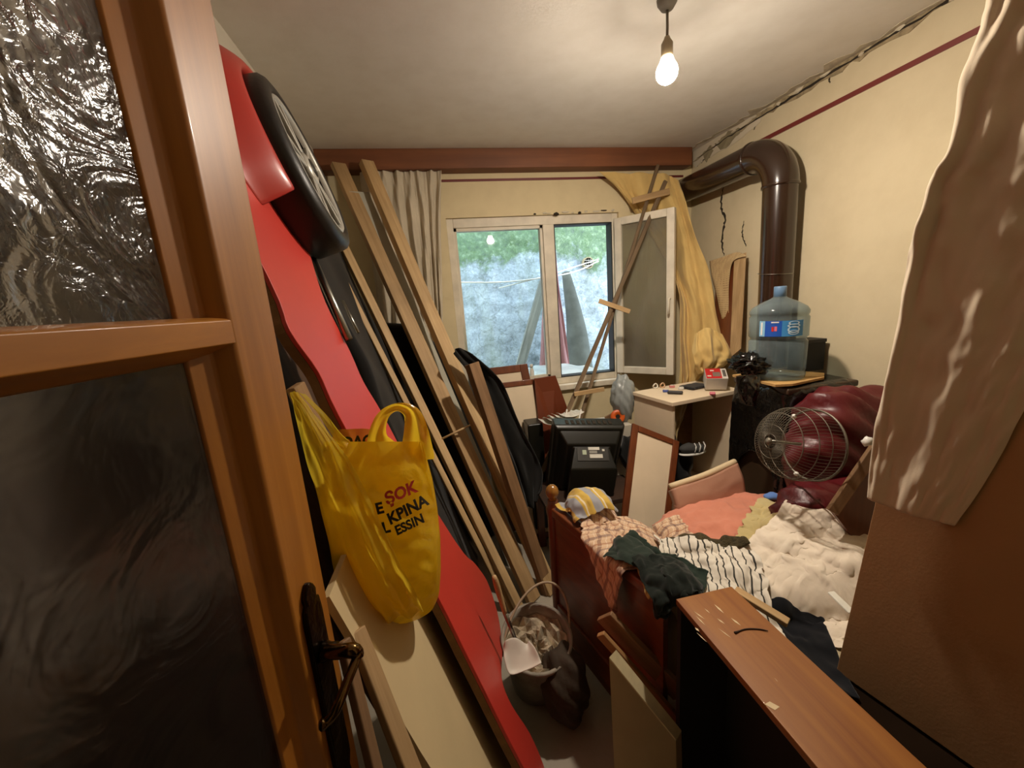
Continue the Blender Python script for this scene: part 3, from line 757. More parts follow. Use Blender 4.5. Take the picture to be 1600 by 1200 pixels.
# moulded fender flaring round the near and upper side of the wheel
nA, rows = 30, []
for k in range(nA):
    a = math.radians(68 + (207 - 68) * k / (nA - 1)); e = min(1, min(k, nA - 1 - k) / 3.0)
    rr = [(.241, -.105), (.2415, -.052), (.247, -.036), (.258, -.032), (.276, -.042), (.306, -.07), (.336, -.10), (.352, -wz - .002)]
    rows.append([wpt(.242 + (r - .242) * (.75 + .25 * e), a, h) for r, h in rr])
fP = np.array([[tuple(q) for q in r] for r in rows])
G().grid(fP).build('fender', M_redb, car, smooth=True, solid=.006, sub=1)
g = G()   # lower lip of the fender under the tyre
low = fP[-1]

# beige fibreboard sheet in front of it
def bl(u, z, off=0): return Vector((.135 - .30 * z, u, z)) + RN * off
M_beige = mat('beige_fibreboard', 'c9b48a', .75, .06, 4, .08, 90)
out = [bl(1.14, .02), bl(.58, .02), bl(.575, .4), bl(.585, .41), bl(.575, .8), bl(.58, 1.13), bl(.8, 1.12), bl(1.14, 1.10)]
shb = G().prism(out, -RN * .012).build('fibreboard_sheet', M_beige)
tag(shb, 'beige fibreboard sheet with chipped edge leaning below the yellow bag', 'board')
# narrow strips behind the door handle
M_oldw2 = wood('rough_sawn_strip', '8a6a42', 'b48f60', .75, 'Z', 1)
def bstrip(a, b, wd, th, mt, off, name, label):
    pa, pb = a, b
    return tag(plank(name, pa, pb, wd, th, (1, -.35, .3), mt), label, 'wood strip')
bstrip(V(.02, .95, .0), at(461, 602, y=.76), .035, .018, M_oldw2, 0, 'wood_strip', 'rough wood strip whose top end carries the yellow bag')
sa_, sb_ = at(556, 985, y=.60), at(640, 1200, y=.5); sf_ = sa_ + (sb_ - sa_) * ((sa_.z - .01) / (sa_.z - sb_.z))
bstrip(sf_, sa_, .034, .014, M_pine, 0, 'wood_strip', 'pine strip leaning behind the door lever beside the beige sheet')
sa_, sb_ = at(536, 1000, y=.55), at(585, 1200, y=.47); sf_ = sa_ + (sb_ - sa_) * ((sa_.z - .01) / (sa_.z - sb_.z))
bstrip(sf_, sa_, .02, .014, M_oldwood, 0, 'wood_strip', 'dark brown strip nearest the door edge under the lever')
# dark board behind the red panel's near edge
tag(plank('dark_board', V(.02, .98, .0), V(-.54, 1.02, 1.90), .56, .014, (1, 0, .295), wood('dull_dark_board', '3a2413', '573819', .85, 'Z', .8)), 'dark brown board leaning on the left wall behind the red panel', 'board')

# yellow carrier bag
bag = empty('carrier_bag', at(600, 975, y=.85), 'yellow plastic carrier bag hanging from the end of a wood strip', 'bag')
M_bag = plastic_film('yellow_bag_film', 'f2d232', .62, .08, .18, 24, 1.0)
M_bag2 = plastic_film('yellow_bag_film_clear', 'efd53c', .6, .30, .2, 34, .8)
BY = .77
brow = [(690, 506, 661, .010), (720, 500, 668, .035), (750, 498, 676, .055), (790, 502, 683, .075), (840, 512, 688, .09), (890, 524, 689, .095), (930, 535, 686, .085), (955, 548, 675, .065), (970, 570, 650, .04), (976, 595, 625, .012)]
br = np.array(brow, float)
def bag_row(py): return [np.interp(py, br[:, 0], br[:, k]) for k in (1, 2, 3)]
def bagpt(px, py, off=0, front=1):
    l, r_, d = bag_row(py); mid = (l + r_) / 2; hf_ = (r_ - l) / 2; s = max(-1, min(1, (px - mid) / hf_))
    return at(mid + s * hf_, py, y=BY - front * (d * math.sqrt(max(0, 1 - s * s)) + off))
NY, NX = 46, 72
ys = np.linspace(690, 976, NY); P = np.zeros((NY, NX, 3)); wn = vnoise((NY, NX), 4, 3) * .008 + vnoise((NY, NX), 9, 8) * .012
wn += .012 * (1 - np.abs(vnoise((NY, NX), 6, 17)) * 1.7) * (np.abs(vnoise((NY, NX), 12, 18)))+ .004 * (1 - np.abs(vnoise((NY, NX), 3, 19)) * 1.7)
for j, py in enumerate(ys):
    l, r_, d = bag_row(py)
    for i in range(NX):
        a = 2 * math.pi * i / (NX - 1); s = math.cos(a)
        k = math.sin(a); w_ = wn[j, i] * min(1, i / 4, (NX - 1 - i) / 4) * (1 if k > 0 else -1)
        P[j, i] = at((l + r_) / 2 + s * (r_ - l) / 2, py, y=BY - d * k - w_)
G().grid(P).build('bag_body', M_bag, bag, smooth=True, sub=1)
# right handle loop
def ribbon(pts, w0, nrm, name, mt, parent, wr=.3, seed=1):
    C = catmull(pts, 26); g = []; rg = np.random.RandomState(seed)
    ws = catmull([(w, 0, 0) for w in w0], 26)[:, 0]
    for i in range(26):
        t = Vector(C[min(i + 1, 25)] - C[max(i - 1, 0)]).normalized(); s = Vector(nrm).cross(t).normalized()
        rowp = []
        for k in range(9):
            q = k / 8 * 2 - 1; rowp.append(Vector(C[i]) + s * q * ws[i] / 2 + Vector(nrm) * (math.sin(q * 5 + i * .3) * .006 * wr + rg.uniform(-1, 1) * .0015))
        g.append([tuple(p) for p in rowp])
    return G().grid(np.array(g)).build(name, mt, parent, smooth=True, sub=1)
ya = BY - .012
ribbon([at(598, 705, y=ya), at(590, 680, y=ya), at(598, 650, y=ya), at(620, 636, y=ya), at(642, 645, y=ya), at(650, 672, y=ya), at(652, 720, y=ya)], [.07, .035, .022, .018, .03, .045, .07], (0, -1, 0), 'handle', M_bag, bag, 1, 1)
# near handle stretched up to the strip end, fanning over the front of the bag
yb_ = BY - .07
rows = [[at(452, 614, y=.70), at(458, 612, y=.69), at(466, 613, y=.70)],
        [at(462, 650, y=.71), at(480, 655, y=.69), at(498, 655, y=.72)],
        [at(480, 720, y=.72), at(512, 720, y=.685), at(540, 712, y=.71)],
        [at(500, 800, y=.725), at(545, 800, y=.67), at(585, 795, y=.68)],
        [at(520, 880, y=.73), at(575, 880, y=.655), at(625, 880, y=.66)],
        [at(540, 940, y=.735), at(600, 945, y=.67), at(652, 930, y=.68)],
        [at(572, 968, y=.75), at(610, 968, y=.70), at(662, 958, y=.705)]]
P, uv = loft(rows, 44, 60, (0, -1, 0), 3.2, .008, .004, 12, .6)
G().grid(P).build('stretched_handle', M_bag2, bag, smooth=True, sub=1)
rows = [[at(466, 612, y=.72), at(476, 616, y=.73)], [at(500, 650, y=.74), at(512, 652, y=.75)], [at(525, 690, y=.76), at(545, 690, y=.76)], [at(540, 730, y=.74), at(580, 730, y=.74)]]
P, uv = loft(rows, 14, 24, (0, -1, 0), 1, .006, .002, 15)
G().grid(P).build('far_handle', M_bag2, bag, smooth=True, sub=1)
G().ico(at(580, 925, y=BY), (.075, .06, .045), 3, lambda q: 1 + .18 * math.sin(q.x * 7 + q.z * 5) * math.cos(q.y * 6)).build('bag_contents', mat('dark_green_contents', '2f3a1e', .7, .4, 14), bag, smooth=True)
def print_on_bag(txt, px, py, size, ang, col, shear=0):
    vs, fs = text_geo(txt, size); out = []
    for x, y, _ in vs:
        x = x + y * shear; a = math.radians(ang); X, Y = x * math.cos(a) - y * math.sin(a), x * math.sin(a) + y * math.cos(a)
        out.append(bagpt(px + X, py - Y, .0135))
    return G().add(out, fs).build('printed_letters', col, bag)
M_ink = mat('black_ink', '1e1a10', .5); M_inkr = mat('red_ink', 'b8281c', .5)
print_on_bag('ŞOK', 626, 771, 25, 24, M_inkr, .15)
print_on_bag('KPINA', 637, 797, 24, 28, M_ink, .1)
print_on_bag('ESSIN', 640, 820, 20, 26, M_ink, .1)
print_on_bag('E', 593, 795, 24, 14, M_ink, .0)
print_on_bag('L', 603, 825, 24, 14, M_ink, .0)
vs, fs = text_geo('OAG', 22)
G().add([at(558 + x, 690 - y - x * .1, y=.788) for x, y, _ in vs], fs).build('printed_letters', M_ink, bag)
P, uv = loft([[at(525, 672, y=.80), at(560, 670, y=.81), at(600, 672, y=.80)], [at(515, 692, y=.80), at(560, 700, y=.805), at(610, 700, y=.80)], [at(510, 720, y=.79), at(560, 730, y=.795), at(640, 725, y=.79)]], 24, 14, (0, -1, 0), 2, .004, .003, 8)
G().grid(P).build('back_rim', plastic_film('orange_yellow_film', 'd8892a', .5, .1, .25, 30, .6), bag, smooth=True)

# leaning pine boards
PG = 'pine boards leaning on the pelmet'
def pl(name, t, ty, f, w, th, mt, label, fc=(.75, -1, .35), grp=PG, fz=0.0, tx=None, warp=0):
    top = at(*t, x=tx) if tx is not None else at(*t, y=ty); foot = at(*f, z=fz)
    o = plank(name, foot, top, w, th, fc, mt, warp=warp); return tag(o, label, 'plank', grp)
pl('pine_plank', (572, 254), 2.61, (862, 925), .078, .045, M_pine2, 'thick pale pine plank, tallest and nearest the window curtain', warp=-.01)
pl('pine_plank', (528, 257), 2.61, (834, 938), .082, .034, M_pine, 'pine plank with knots, second from the window curtain')
pl('pine_plank', (500, 310), 2.3, (815, 958), .045, .03, M_pine2, 'narrow pine plank passing right beside the yellow bag handle', tx=-.52)
pl('pine_plank', (482, 330), 2.3, (800, 955), .03, .018, M_pine2, 'thinnest pine lath in the pile, leftmost beside the black mattress', tx=-.53)
tag(plank('grey_panel', V(.33, 2.13, .0), at(560, 300, y=2.57), .13, .012, (.75, -1, .35), mat('pale_grey_panel', 'a9a594', .6, .08, 3)), 'pale grey narrow panel between the two tallest pine planks', 'panel', None)
G4 = pl('brown_plank', (737, 568), 2.02, (856, 925), .07, .04, M_oldwood, 'short brown plank under the draped black coat', grp=None)
# small pale dowel across planks
tag(G().tube([at(690, 686, y=2.0), at(735, 664, y=2.05)], .006, 8).build('dowel', M_pine2, smooth=True), 'thin pale dowel stuck between the leaning planks', 'dowel')
# black mattress behind the boards
rows = []
for k, z in enumerate(np.linspace(.0, 1.98, 7)):
    x = .075 - .29 * z; rows.append([V(x - .02 + .012 * math.sin(k * 2), 1.62 + .06 * z, z), V(x + .0, 2.0 + .08 * z, z), V(x - .0 + .012 * math.cos(k * 3), 2.22 + .07 * z, z)])
P, uv = loft(rows, 30, 60, (1, 0, .3), 2, .006, .004, 21)
mt_ = cloth_obj('mattress', P, uv, cloth_mat('black_mattress_ticking', '0f0d0b', .8, .3), 'thin black foam mattress leaning behind the pine boards', 'mattress', .06)
tag(G().tube([at(478, 380, x=-.36), at(545, 530, x=-.24)], .011, 10).build('steel_tube', M_steel, smooth=True), 'thin steel tube beside the upper edge of the red panel', 'tube')
tag(G().tube([at(535, 470, x=-.33), at(560, 520, x=-.28)], .006, 8).build('steel_tube', M_steel, smooth=True), 'short steel rod glinting in front of the black mattress', 'tube')

# folded dark mattress standing in the corner behind the boards
fm = G()
fm.prism([V(-.54, 2.40, 0), V(.27, 2.40, 0), V(.25, 2.42, .9), V(.10, 2.43, 1.25), V(-.16, 2.44, 1.47), V(-.50, 2.45, 1.52)], (0, .17, 0))
tag(fm.build('folded_mattress', cloth_mat('charcoal_ticking', '1c1a15', .9, .3), bevel=.05, seg=4), 'folded charcoal mattress standing in the corner under the left curtain', 'mattress')
# black coat over the brown plank
rows = [[at(708, 552, y=2.10), at(716, 543, y=2.12), at(735, 552, y=2.13), at(748, 562, y=2.12)],
        [at(735, 590, y=2.12), at(752, 588, y=2.14), at(772, 592, y=2.15), at(786, 602, y=2.13)],
        [at(768, 660, y=2.10), at(785, 660, y=2.12), at(806, 660, y=2.12), at(818, 676, y=2.10)],
        [at(800, 730, y=2.06), at(815, 730, y=2.08), at(838, 724, y=2.06), at(848, 745, y=2.04)],
        [at(818, 790, y=2.02), at(828, 794, y=2.02), at(836, 788, y=2.0), at(842, 768, y=2.0)]]
P, uv = loft(rows, 34, 44, (.3, -1, 0), 3, .016, .008, 31)
cloth_obj('coat', P, uv, cloth_mat('black_wool', '11110f', .9, .3), 'black coat draped over the top of the short brown plank', 'coat', .008)

# ------------------------------------------------------------------ left curtain
rows = []
for k, z in enumerate((2.385, 2.1, 1.7, 1.3, .9)):
    rows.append([V(-.34, 2.69, z), V(-.05, 2.685, z), V(.15 - .035 * k, 2.69, z)])
P, uv = loft(rows, 150, 50, (0, -1, 0), 6.5, .026, .008, 41, .6)
cloth_obj('curtain', P, uv, cloth_mat('off_white_curtain', 'd8ccb4', .9, .1, transl=.2), 'off-white gathered curtain hanging at the left of the window', 'curtain', .002)
# ================================================================== window corner
M_yel = cloth_mat('mustard_curtain', 'dfc07c', .85, .1, transl=.15)
rows = [[at(936, 269, y=2.66), at(985, 270, y=2.65), at(1040, 272, y=2.63), at(1060, 283, y=2.60)],
        [at(966, 296, y=2.70), at(1000, 312, y=2.68), at(1045, 305, y=2.60), at(1070, 312, y=2.55)],
        [at(1000, 345, y=2.73), at(1035, 365, y=2.70), at(1065, 370, y=2.58), at(1086, 370, y=2.50)],
        [at(1030, 390, y=2.73), at(1050, 420, y=2.68), at(1072, 430, y=2.50), at(1108, 425, y=2.42)],
        [at(1058, 440, y=2.60), at(1065, 470, y=2.48), at(1085, 480, y=2.42), at(1119, 490, y=2.34)],
        [at(1062, 520, y=2.46), at(1068, 530, y=2.43), at(1090, 535, y=2.38), at(1128, 530, y=2.28)],
        [at(1062, 575, y=2.42), at(1072, 580, y=2.40), at(1092, 575, y=2.34), at(1122, 562, y=2.24)],
        [at(1060, 604, y=2.42), at(1070, 604, y=2.40), at(1088, 594, y=2.34), at(1112, 580, y=2.25)]]
P, uv = loft(rows, 90, 90, (-.5, -1, 0), 3.5, .024, .007, 51, .8)
curt = cloth_obj('curtain', P, uv, M_yel, 'mustard yellow curtain bunched over the open casement in the corner', 'curtain', .003)
rows = [[at(1086, 522, y=2.22), at(1105, 512, y=2.18), at(1128, 522, y=2.15)], [at(1082, 548, y=2.2), at(1110, 540, y=2.12), at(1143, 552, y=2.12)], [at(1085, 572, y=2.2), at(1112, 562, y=2.12), at(1140, 566, y=2.13)], [at(1092, 585, y=2.21), at(1105, 578, y=2.15), at(1128, 574, y=2.15)]]
P, uv = loft(rows, 34, 26, (-.4, -1, .2), 2.5, .02, .01, 55)
G().grid(P).build('curtain_hem', M_yel, curt, smooth=True, solid=.004, sub=1)

# crossed laths
tr = empty('lath_trestle', at(900, 650, y=2.3) * 1.0 - V(0, 0, .8), 'two thin wooden laths crossing in an X with short crosspieces before the window', 'trestle')
def lathe_line(t, ty, b, by, w, th, mt):
    T, B = at(*t, y=ty), at(*b, y=by); k = (B.z - .02) / (T.z - B.z); E_ = B + (B - T) * k * .8
    return plank('lath', E_, T, w, th, (0, -1, .1), mt, tr, .002)
M_lath = wood('grey_brown_lath', '5d4a35', '8a7458', .75, 'Z', 1)
lathe_line((1028, 258), 2.63, (908, 650), 2.38, .02, .016, M_lath)
lathe_line((1040, 283), 2.60, (886, 645), 2.35, .026, .016, M_lath)
plank('crosspiece', at(988, 314, y=2.585), at(1046, 299, y=2.56), .04, .015, (0, -1, 0), M_pine, tr)
plank('crosspiece', at(936, 470, y=2.46), at(984, 487, y=2.43), .03, .014, (0, -1, 0), M_pine2, tr)
plank('crosspiece', at(897, 616, y=2.35), at(944, 608, y=2.33), .028, .014, (0, -1, 0), M_pine2, tr)

# framed cupboard doors and a brown board leaning under the window
def down(*prs):
    o = [b + (b - a) * ((b.z - .01) / (a.z - b.z)) for a, b in prs]; return o[0], o[1], prs[0][0], prs[1][0]
def framed(name, bl_, br_, tl_, tr_, th, fw, mf, mp, label, cat='cupboard door', group=None):
    bl_, br_, tl_, tr_ = map(Vector, (bl_, br_, tl_, tr_)); n = (br_ - bl_).cross(tl_ - bl_).normalized()
    e = empty(name, (bl_ + br_) / 2, label, cat, group)
    def q(u, v): return (bl_ * (1 - u) + br_ * u) * (1 - v) + (tl_ * (1 - u) + tr_ * u) * v
    w, h = (br_ - bl_).length, (tl_ - bl_).length; fu, fv = fw / w, fw / h
    for a in ((0, fu, 0, 1), (1 - fu, 1, 0, 1), (fu, 1 - fu, 0, fv), (fu, 1 - fu, 1 - fv, 1)):
        G().prism([q(a[0], a[2]), q(a[1], a[2]), q(a[1], a[3]), q(a[0], a[3])], -n * th).build('frame_bar', mf, e, bevel=.003)
    G().prism([q(fu, fv) - n * th * .35, q(1 - fu, fv) - n * th * .35, q(1 - fu, 1 - fv) - n * th * .35, q(fu, 1 - fv) - n * th * .35], -n * th * .3).build('panel', mp, e)
    return e
framed('cupboard_door', (.36, 2.42, .02), (.70, 2.42, .02), at(738, 578, y=2.62), at(824, 568, y=2.62), .02, .05, M_walnut, M_cream, 'brown-framed cream cupboard door leaning under the window, rearmost')
framed('cupboard_door', (.40, 2.28, .02), (.68, 2.28, .02), at(752, 602, y=2.5), at(842, 591, y=2.5), .02, .035, M_walnut, M_cream, 'brown-framed cream cupboard door standing left of the black television')
yb2 = 2.47
tag(G().prism([at(835, 592, y=yb2), at(868, 587, y=yb2), at(886, 636, y=yb2), at(876, 660, y=yb2), V(.8, 2.3, .02), V(.6, 2.3, .02)], (.0, .016, 0)).build('brown_board', mat('red_brown_laminate', '6c3219', .45, .08, 4)), 'plain red-brown board with a cut corner behind the television', 'board')

# low table with the television, seen from behind
tb = empty('low_table', (.83, 2.12, 0), 'low dark wooden table under the black television', 'table')
M_dkt = wood('dull_dark_table', '2a1a0e', '432a17', .8, 'X', .8)
G().bx(.5, 1.08, 1.92, 2.27, .39, .42).build('table_top', M_dkt, tb, bevel=.004)
for x in (.53, 1.05):
    for y in (1.95, 2.24): G().bx(x - .02, x + .02, y - .02, y + .02, 0, .39).build('leg', M_walnut, tb)
TVC = Vector((.80, 2.10, .63)); tvr = Euler((math.radians(14), math.radians(6), math.radians(-6))).to_matrix()
tv = empty('television', (.80, 2.1, .42), 'old black tube television seen from behind with white stickers', 'television')
def tvp(x, y, z): return TVC + tvr @ Vector((x, y, z))
def ringloft(secs, name, mt, parent, bevel=.008):
    g = G(); n = 4
    for (x0, x1, z0, z1, y) in secs: g.v += [tuple(tvp(x0, y, z0)), tuple(tvp(x1, y, z0)), tuple(tvp(x1, y, z1)), tuple(tvp(x0, y, z1))]
    for i in range(len(secs) - 1): g.f += [(i * 4 + k, i * 4 + (k + 1) % 4, i * 4 + 4 + (k + 1) % 4, i * 4 + 4 + k) for k in range(4)]
    g.f += [(3, 2, 1, 0), tuple(range(len(secs) * 4 - 4, len(secs) * 4))]
    return g.build(name, mt, parent, bevel=bevel, seg=3)
ringloft([(-.21, .21, -.22, .20, .10), (-.21, .21, -.22, .20, .02), (-.195, .195, -.215, .185, -.0)], 'front_shell', M_black, tv)
ringloft([(-.185, .185, -.215, .175, .005), (-.165, .17, -.215, .15, -.02), (-.14, .15, -.212, .115, -.055)], 'rear_shell', M_black, tv)
ringloft([(-.12, .13, -.21, .105, -.05), (-.10, .11, -.208, .095, -.06), (-.13, .14, -.205, .015, -.15), (-.125, .135, -.195, -.10, -.175)], 'tube_housing', M_black, tv)
for k in range(9): G().box(tvp(-.13 + k * .032, .05, .2005), (.018, .04, .004), tvr).build('vent_slot', M_dirt, tv)
M_stk = mat('white_sticker', 'cfccbf', .5)
def sticker(x0, x1, z0, z1, mt, tilt=0, yo=-.117, slope=.55):
    # stickers on the sloping upper face of the rear shell
    c = []
    for x, z in ((x0, z0), (x1, z0), (x1, z1), (x0, z1)): c.append(tvp(x, yo + (z - .12) * slope - .004, z + (x - x0) * tilt))
    G().prism(c, tvr @ Vector((0, -.0015, .001))).build('sticker', mt, tv)
def toppad(x0, x1, y0, y1, z0, z1, mt, name='sticker'):
    G().prism([tvp(x0, y0, z0), tvp(x1, y0, z0), tvp(x1, y1, z1), tvp(x0, y1, z1)], tvr @ Vector((0, -.0025, .004))).build(name, mt, tv)
def slope(x0, x1, t0, t1, mt, nm='sticker', lift=.0):   # on the sloping top of the tube housing
    toppad(x0, x1, -.06 - .09 * t0, -.06 - .09 * t1, .095 - .08 * t0 + lift, .095 - .08 * t1 + lift, mt, nm)
slope(-.085, .095, .62, .02, mat('dark_grey_label_field', '2d2b26', .5), 'label_field')
slope(-.015, .06, .52, .34, M_stk, lift=.004); slope(-.02, .045, .14, .0, M_stk, lift=.004); slope(-.015, .03, .30, .17, mat('grey_sticker', '8a877d', .5), lift=.004)
slope(-.055, -.032, .36, .14, mat('green_tint_sticker', 'a7b39a', .5), lift=.004); slope(.06, .074, .2, .1, M_stk, lift=.004)

bxk = empty('dark_crate', (.57, 2.2, 0), 'dark storage box left of the television with papers on top', 'box')
G().bx(.50, .60, 2.3, 2.44, .0, .80).build('crate_body', M_black, bxk, bevel=.01)
rg = random.Random(5)
for k in range(5):
    p = at(868 + k * 7, 668 - k * 3, y=2.3); a = rg.uniform(-.4, .4)
    n = 12; u, v = np.meshgrid(np.linspace(-.075, .075, n), np.linspace(-.05, .05, n))
    w = .01 * vnoise((n, n), 4, k + 60); ca, sa = math.cos(a), math.sin(a)
    Pp = np.stack([p.x - .02 + u * ca - v * sa, p.y + u * sa + v * ca, .802 + k * .007 + w + .02 * (u / .075) ** 2], -1)
    tag(G().grid(Pp).build('paper_sheet', M_stk, smooth=True, solid=.001), ['lowest crumpled white paper on the dark box behind the television', 'second crumpled white paper on the dark box behind the television', 'middle crumpled white paper on the dark box behind the television', 'fourth crumpled white paper on the dark box behind the television', 'topmost crumpled white paper on the dark box behind the television'][k], 'paper', 'loose papers')
tag(G().tube(catmull([at(886, 640, y=2.28), at(884, 655, y=2.25), at(893, 668, y=2.22), at(903, 660, y=2.22), at(908, 640, y=2.27)], 24), .005, 8).build('white_cable', M_wp, smooth=True), 'white looped cable behind the top of the television', 'cable')

# white box with tape reel and plastic bag, between television and cabinet
wb = tag(G().bx(.96, 1.15, 2.2, 2.42, .0, at(965, 651, y=2.25).z - .046).build('white_carton', mat('white_carton', 'b9b3a4', .7, .06), bevel=.004), 'tall white carton standing between the television and the cabinet', 'box')
rc = at(965, 651, y=2.25); reel = empty('tape_reel', (rc.x, rc.y, rc.z - .045), 'round orange reel leaning beside the television', 'reel')
G().lathe([(.012, -.012), (.042, -.012), (.044, -.008), (.044, .008), (.042, .012), (.012, .012), (.012, -.012)], (rc.x, rc.y, rc.z), (-.3, -1, .3), 28, caps=False).build('reel_disc', mat('orange_plastic', 'c9581a', .4), reel, smooth=True)
G().lathe([(.0, -.013), (.014, -.013), (.014, .013), (0, .013)], (rc.x, rc.y, rc.z), (-.3, -1, .3), 16).build('reel_core', M_black, reel)
tag(plank('wood_offcut', V(rc.x - .06, 2.30, rc.z - .02), V(rc.x + .05, 2.24, rc.z + .05), .03, .015, (0, -1, 0), M_oldwood), 'short brown wood offcut crossing behind the orange reel', 'wood strip')
M_wbag = plastic_film('white_bag_film', 'aab0ae', .35, .0, .3, 20, .7)
tag(G().ico(V(1.13, 2.28, .90), (.075, .07, .155), 4, lambda q: 1 + .10 * math.sin(q.x * 9 + q.z * 4) * math.cos(q.y * 7 + q.z * 6) + .05 * math.sin(q.z * 13 + q.x * 11)).build('plastic_bag', M_wbag, smooth=True), 'greyish white plastic bag puffed up left of the cabinet', 'bag')
tag(G().ico(V(1.1, 2.15, .58), (.06, .06, .12), 3, lambda q: 1 + .12 * math.sin(q.x * 6 + q.z * 5)).build('cloth_bundle', cloth_mat('black_rag', '121210'), smooth=True), 'black cloth bundle squeezed between television and cabinet', 'cloth')

# ------------------------------------------------------------------ cream open cabinet
CA, CB, CC = Vector((1.18, 2.23, 0)), Vector((1.24, 1.91, 0)), Vector((1.72, 1.99, 0)); CDD = CA + (CC - CB)
cab = empty('open_cabinet', (CA + CC) / 2, 'cream laminate cabinet with open front, junk on top', 'cabinet')
CH = .95; up = V(0, 0, 1)
def quadbox(a, b, c, d, z0, z1, name, mt, bevel=.002): return G().prism([a + up * z0, b + up * z0, c + up * z0, d + up * z0], up * (z1 - z0)).build(name, mt, cab, bevel=bevel)
fx = (CC - CB).normalized(); fy = (CA - CB).normalized()
quadbox(CA - fx * .012, CB - fx * .012 - fy * .012, CC + fx * .02 - fy * .012, CDD + fx * .02, CH - .022, CH, 'cabinet_top', M_cream)
quadbox(CA, CB, CB + fx * .018, CA + fx * .018, .0, CH - .022, 'side_panel', M_cream)
quadbox(CDD - fx * .018, CC - fx * .018, CC, CDD, .0, CH - .022, 'side_panel', M_cream)
quadbox(CA + fx * .018 - fy * .006, CDD - fx * .018 - fy * .006, CDD - fx * .018, CA + fx * .018, .02, CH - .022, 'back_panel', M_mdf)
quadbox(CA + fx * .018, CB + fx * .018, CC - fx * .018, CDD - fx * .018, .30, .318, 'shelf', M_cream)
quadbox(CA + fx * .018, CB + fx * .018, CC - fx * .018, CDD - fx * .018, .06, .078, 'shelf', M_cream)
# in the cabinet
def blob(name, c, r, mt, label, cat, fn=None, sub=3, parent=None):
    o = G().ico(c, r, sub, fn).build(name, mt, parent, smooth=True); return tag(o, label, cat) if label else o
lump = lambda s: (lambda q: 1 + .13 * math.sin(q.x * 5 + s) * math.cos(q.z * 6 + s) + .06 * math.sin(q.y * 11 + q.x * 9 + s))
blob('clothes_bundle', CB + fx * .17 + fy * .17 + up * .47, (.12, .10, .15), cloth_mat('black_cotton', '0f1012'), 'black bundle of clothes inside the open cabinet', 'clothes', lump(1))
rows = [[CB + fx * .03 + fy * .03 + up * .925, CB + fx * .12 + fy * .06 + up * .925, CB + fx * .22 + fy * .1 + up * .92], [CB + fx * .03 + fy * .02 + up * .85, CB + fx * .09 + fy * .05 + up * .83, CB + fx * .17 + fy * .08 + up * .84], [CB + fx * .03 + fy * .02 + up * .77, CB + fx * .06 + fy * .04 + up * .75, CB + fx * .11 + fy * .06 + up * .77], [CB + fx * .035 + fy * .0 + up * .69, CB + fx * .045 + fy * .02 + up * .68, CB + fx * .06 + fy * .04 + up * .70]]
P, uv = loft(rows, 24, 26, (0, -1, 0), 2, .012, .006, 71)
cloth_obj('hanging_rag', P, uv, cloth_mat('dirty_beige_cloth', '8c7850'), 'dirty beige rag hanging from the cabinet top inside its opening', 'cloth')
sh = CB + fx * .20 + fy * .05 + up * .62
sho = empty('sneaker', sh, 'dark sneaker with pale stripes lying in the open cabinet', 'shoe')
G().ico(sh, (.085, .035, .032), 3, lambda q: 1 + (.25 * q.z if q.x < 0 else -.1 * q.z)).build('shoe_upper', mat('dark_grey_fabric', '3d3c3a', .8), sho, smooth=True)
for k in (-.01, .02, .05): G().tube([sh + V(k, -.035, -.012), sh + V(k + .012, -.03, .02), sh + V(k + .018, -.005, .034)], .004, 6).build('stripe', M_wp, sho, smooth=True)
G().ico(sh + V(0, 0, -.026), (.088, .037, .012), 3).build('sole', M_wp, sho, smooth=True)
# leaning cupboard door in front of the cabinet
framed('cupboard_door', *down((at(989, 661, y=1.87), at(972, 806, y=1.70)), (at(1062, 690, y=1.83), at(1046, 826, y=1.66))), .02, .033, M_walnut, M_cream, 'brown-framed cream cupboard door leaning on the open cabinet by the bed')

# on the cabinet
def ontop(px, py): return at(px, py, z=CH)
bxp = ontop(1118, 612); rz = Matrix.Rotation(math.radians(-28), 3, 'Z') @ Matrix.Rotation(math.radians(27), 3, 'X')
bb = empty('medicine_box', bxp, 'small red and white carton on top of the open cabinet', 'box')
bcen = bxp + V(.02, .03, .068)
G().box(bcen, (.115, .095, .085), rz).build('carton', mat('white_card', 'c4bdb4', .6), bb, bevel=.002)
def lid(x0, x1, y0, y1, mt, nm='printed_field', h=.0436): G().prism([bcen + rz @ V(x0, y0, h), bcen + rz @ V(x1, y0, h), bcen + rz @ V(x1, y1, h), bcen + rz @ V(x0, y1, h)], (0, 0, .0008)).build(nm, mt, bb)
lid(-.056, .026, -.046, .046, mat('red_print', 'b81f22', .45)); lid(-.02, .02, -.03, .01, mat('grey_print', '77655c', .5), h=.0446)
lid(-.05, -.03, -.03, -.02, M_stk, h=.0446); lid(-.03, -.01, .02, .03, M_stk, h=.0446); lid(.034, .05, -.03, .03, mat('grey_barcode', '55504c', .6), h=.0442)
P, ds, uv = start_folds(ontop(1085, 606), .16, .10, 36, 24, .3, ((.4, .08, .85),), CH + .03, 3)
hfc = HF(1.0, 2.0, 1.7, 2.5, base=CH)
P = relax(P, ds, hfc, steps=70, th=.004)
cloth_obj('pouch', P + np.array((0, 0, .008)), uv, cloth_mat('black_nylon', '17171a', .6), 'flat black cloth pouch beside the red carton', 'pouch', .012)
q = ontop(1058, 617)
rmt = empty('remote_control', q, 'small dark grey remote control at the front of the cabinet top', 'remote')
G().box(q + V(0, .02, .011), (.085, .028, .018), Matrix.Rotation(math.radians(-38), 3, 'Z')).build('remote_body', mat('dark_grey_plastic', '2a2827', .45), rmt, bevel=.006, seg=3)
rg = random.Random(3)
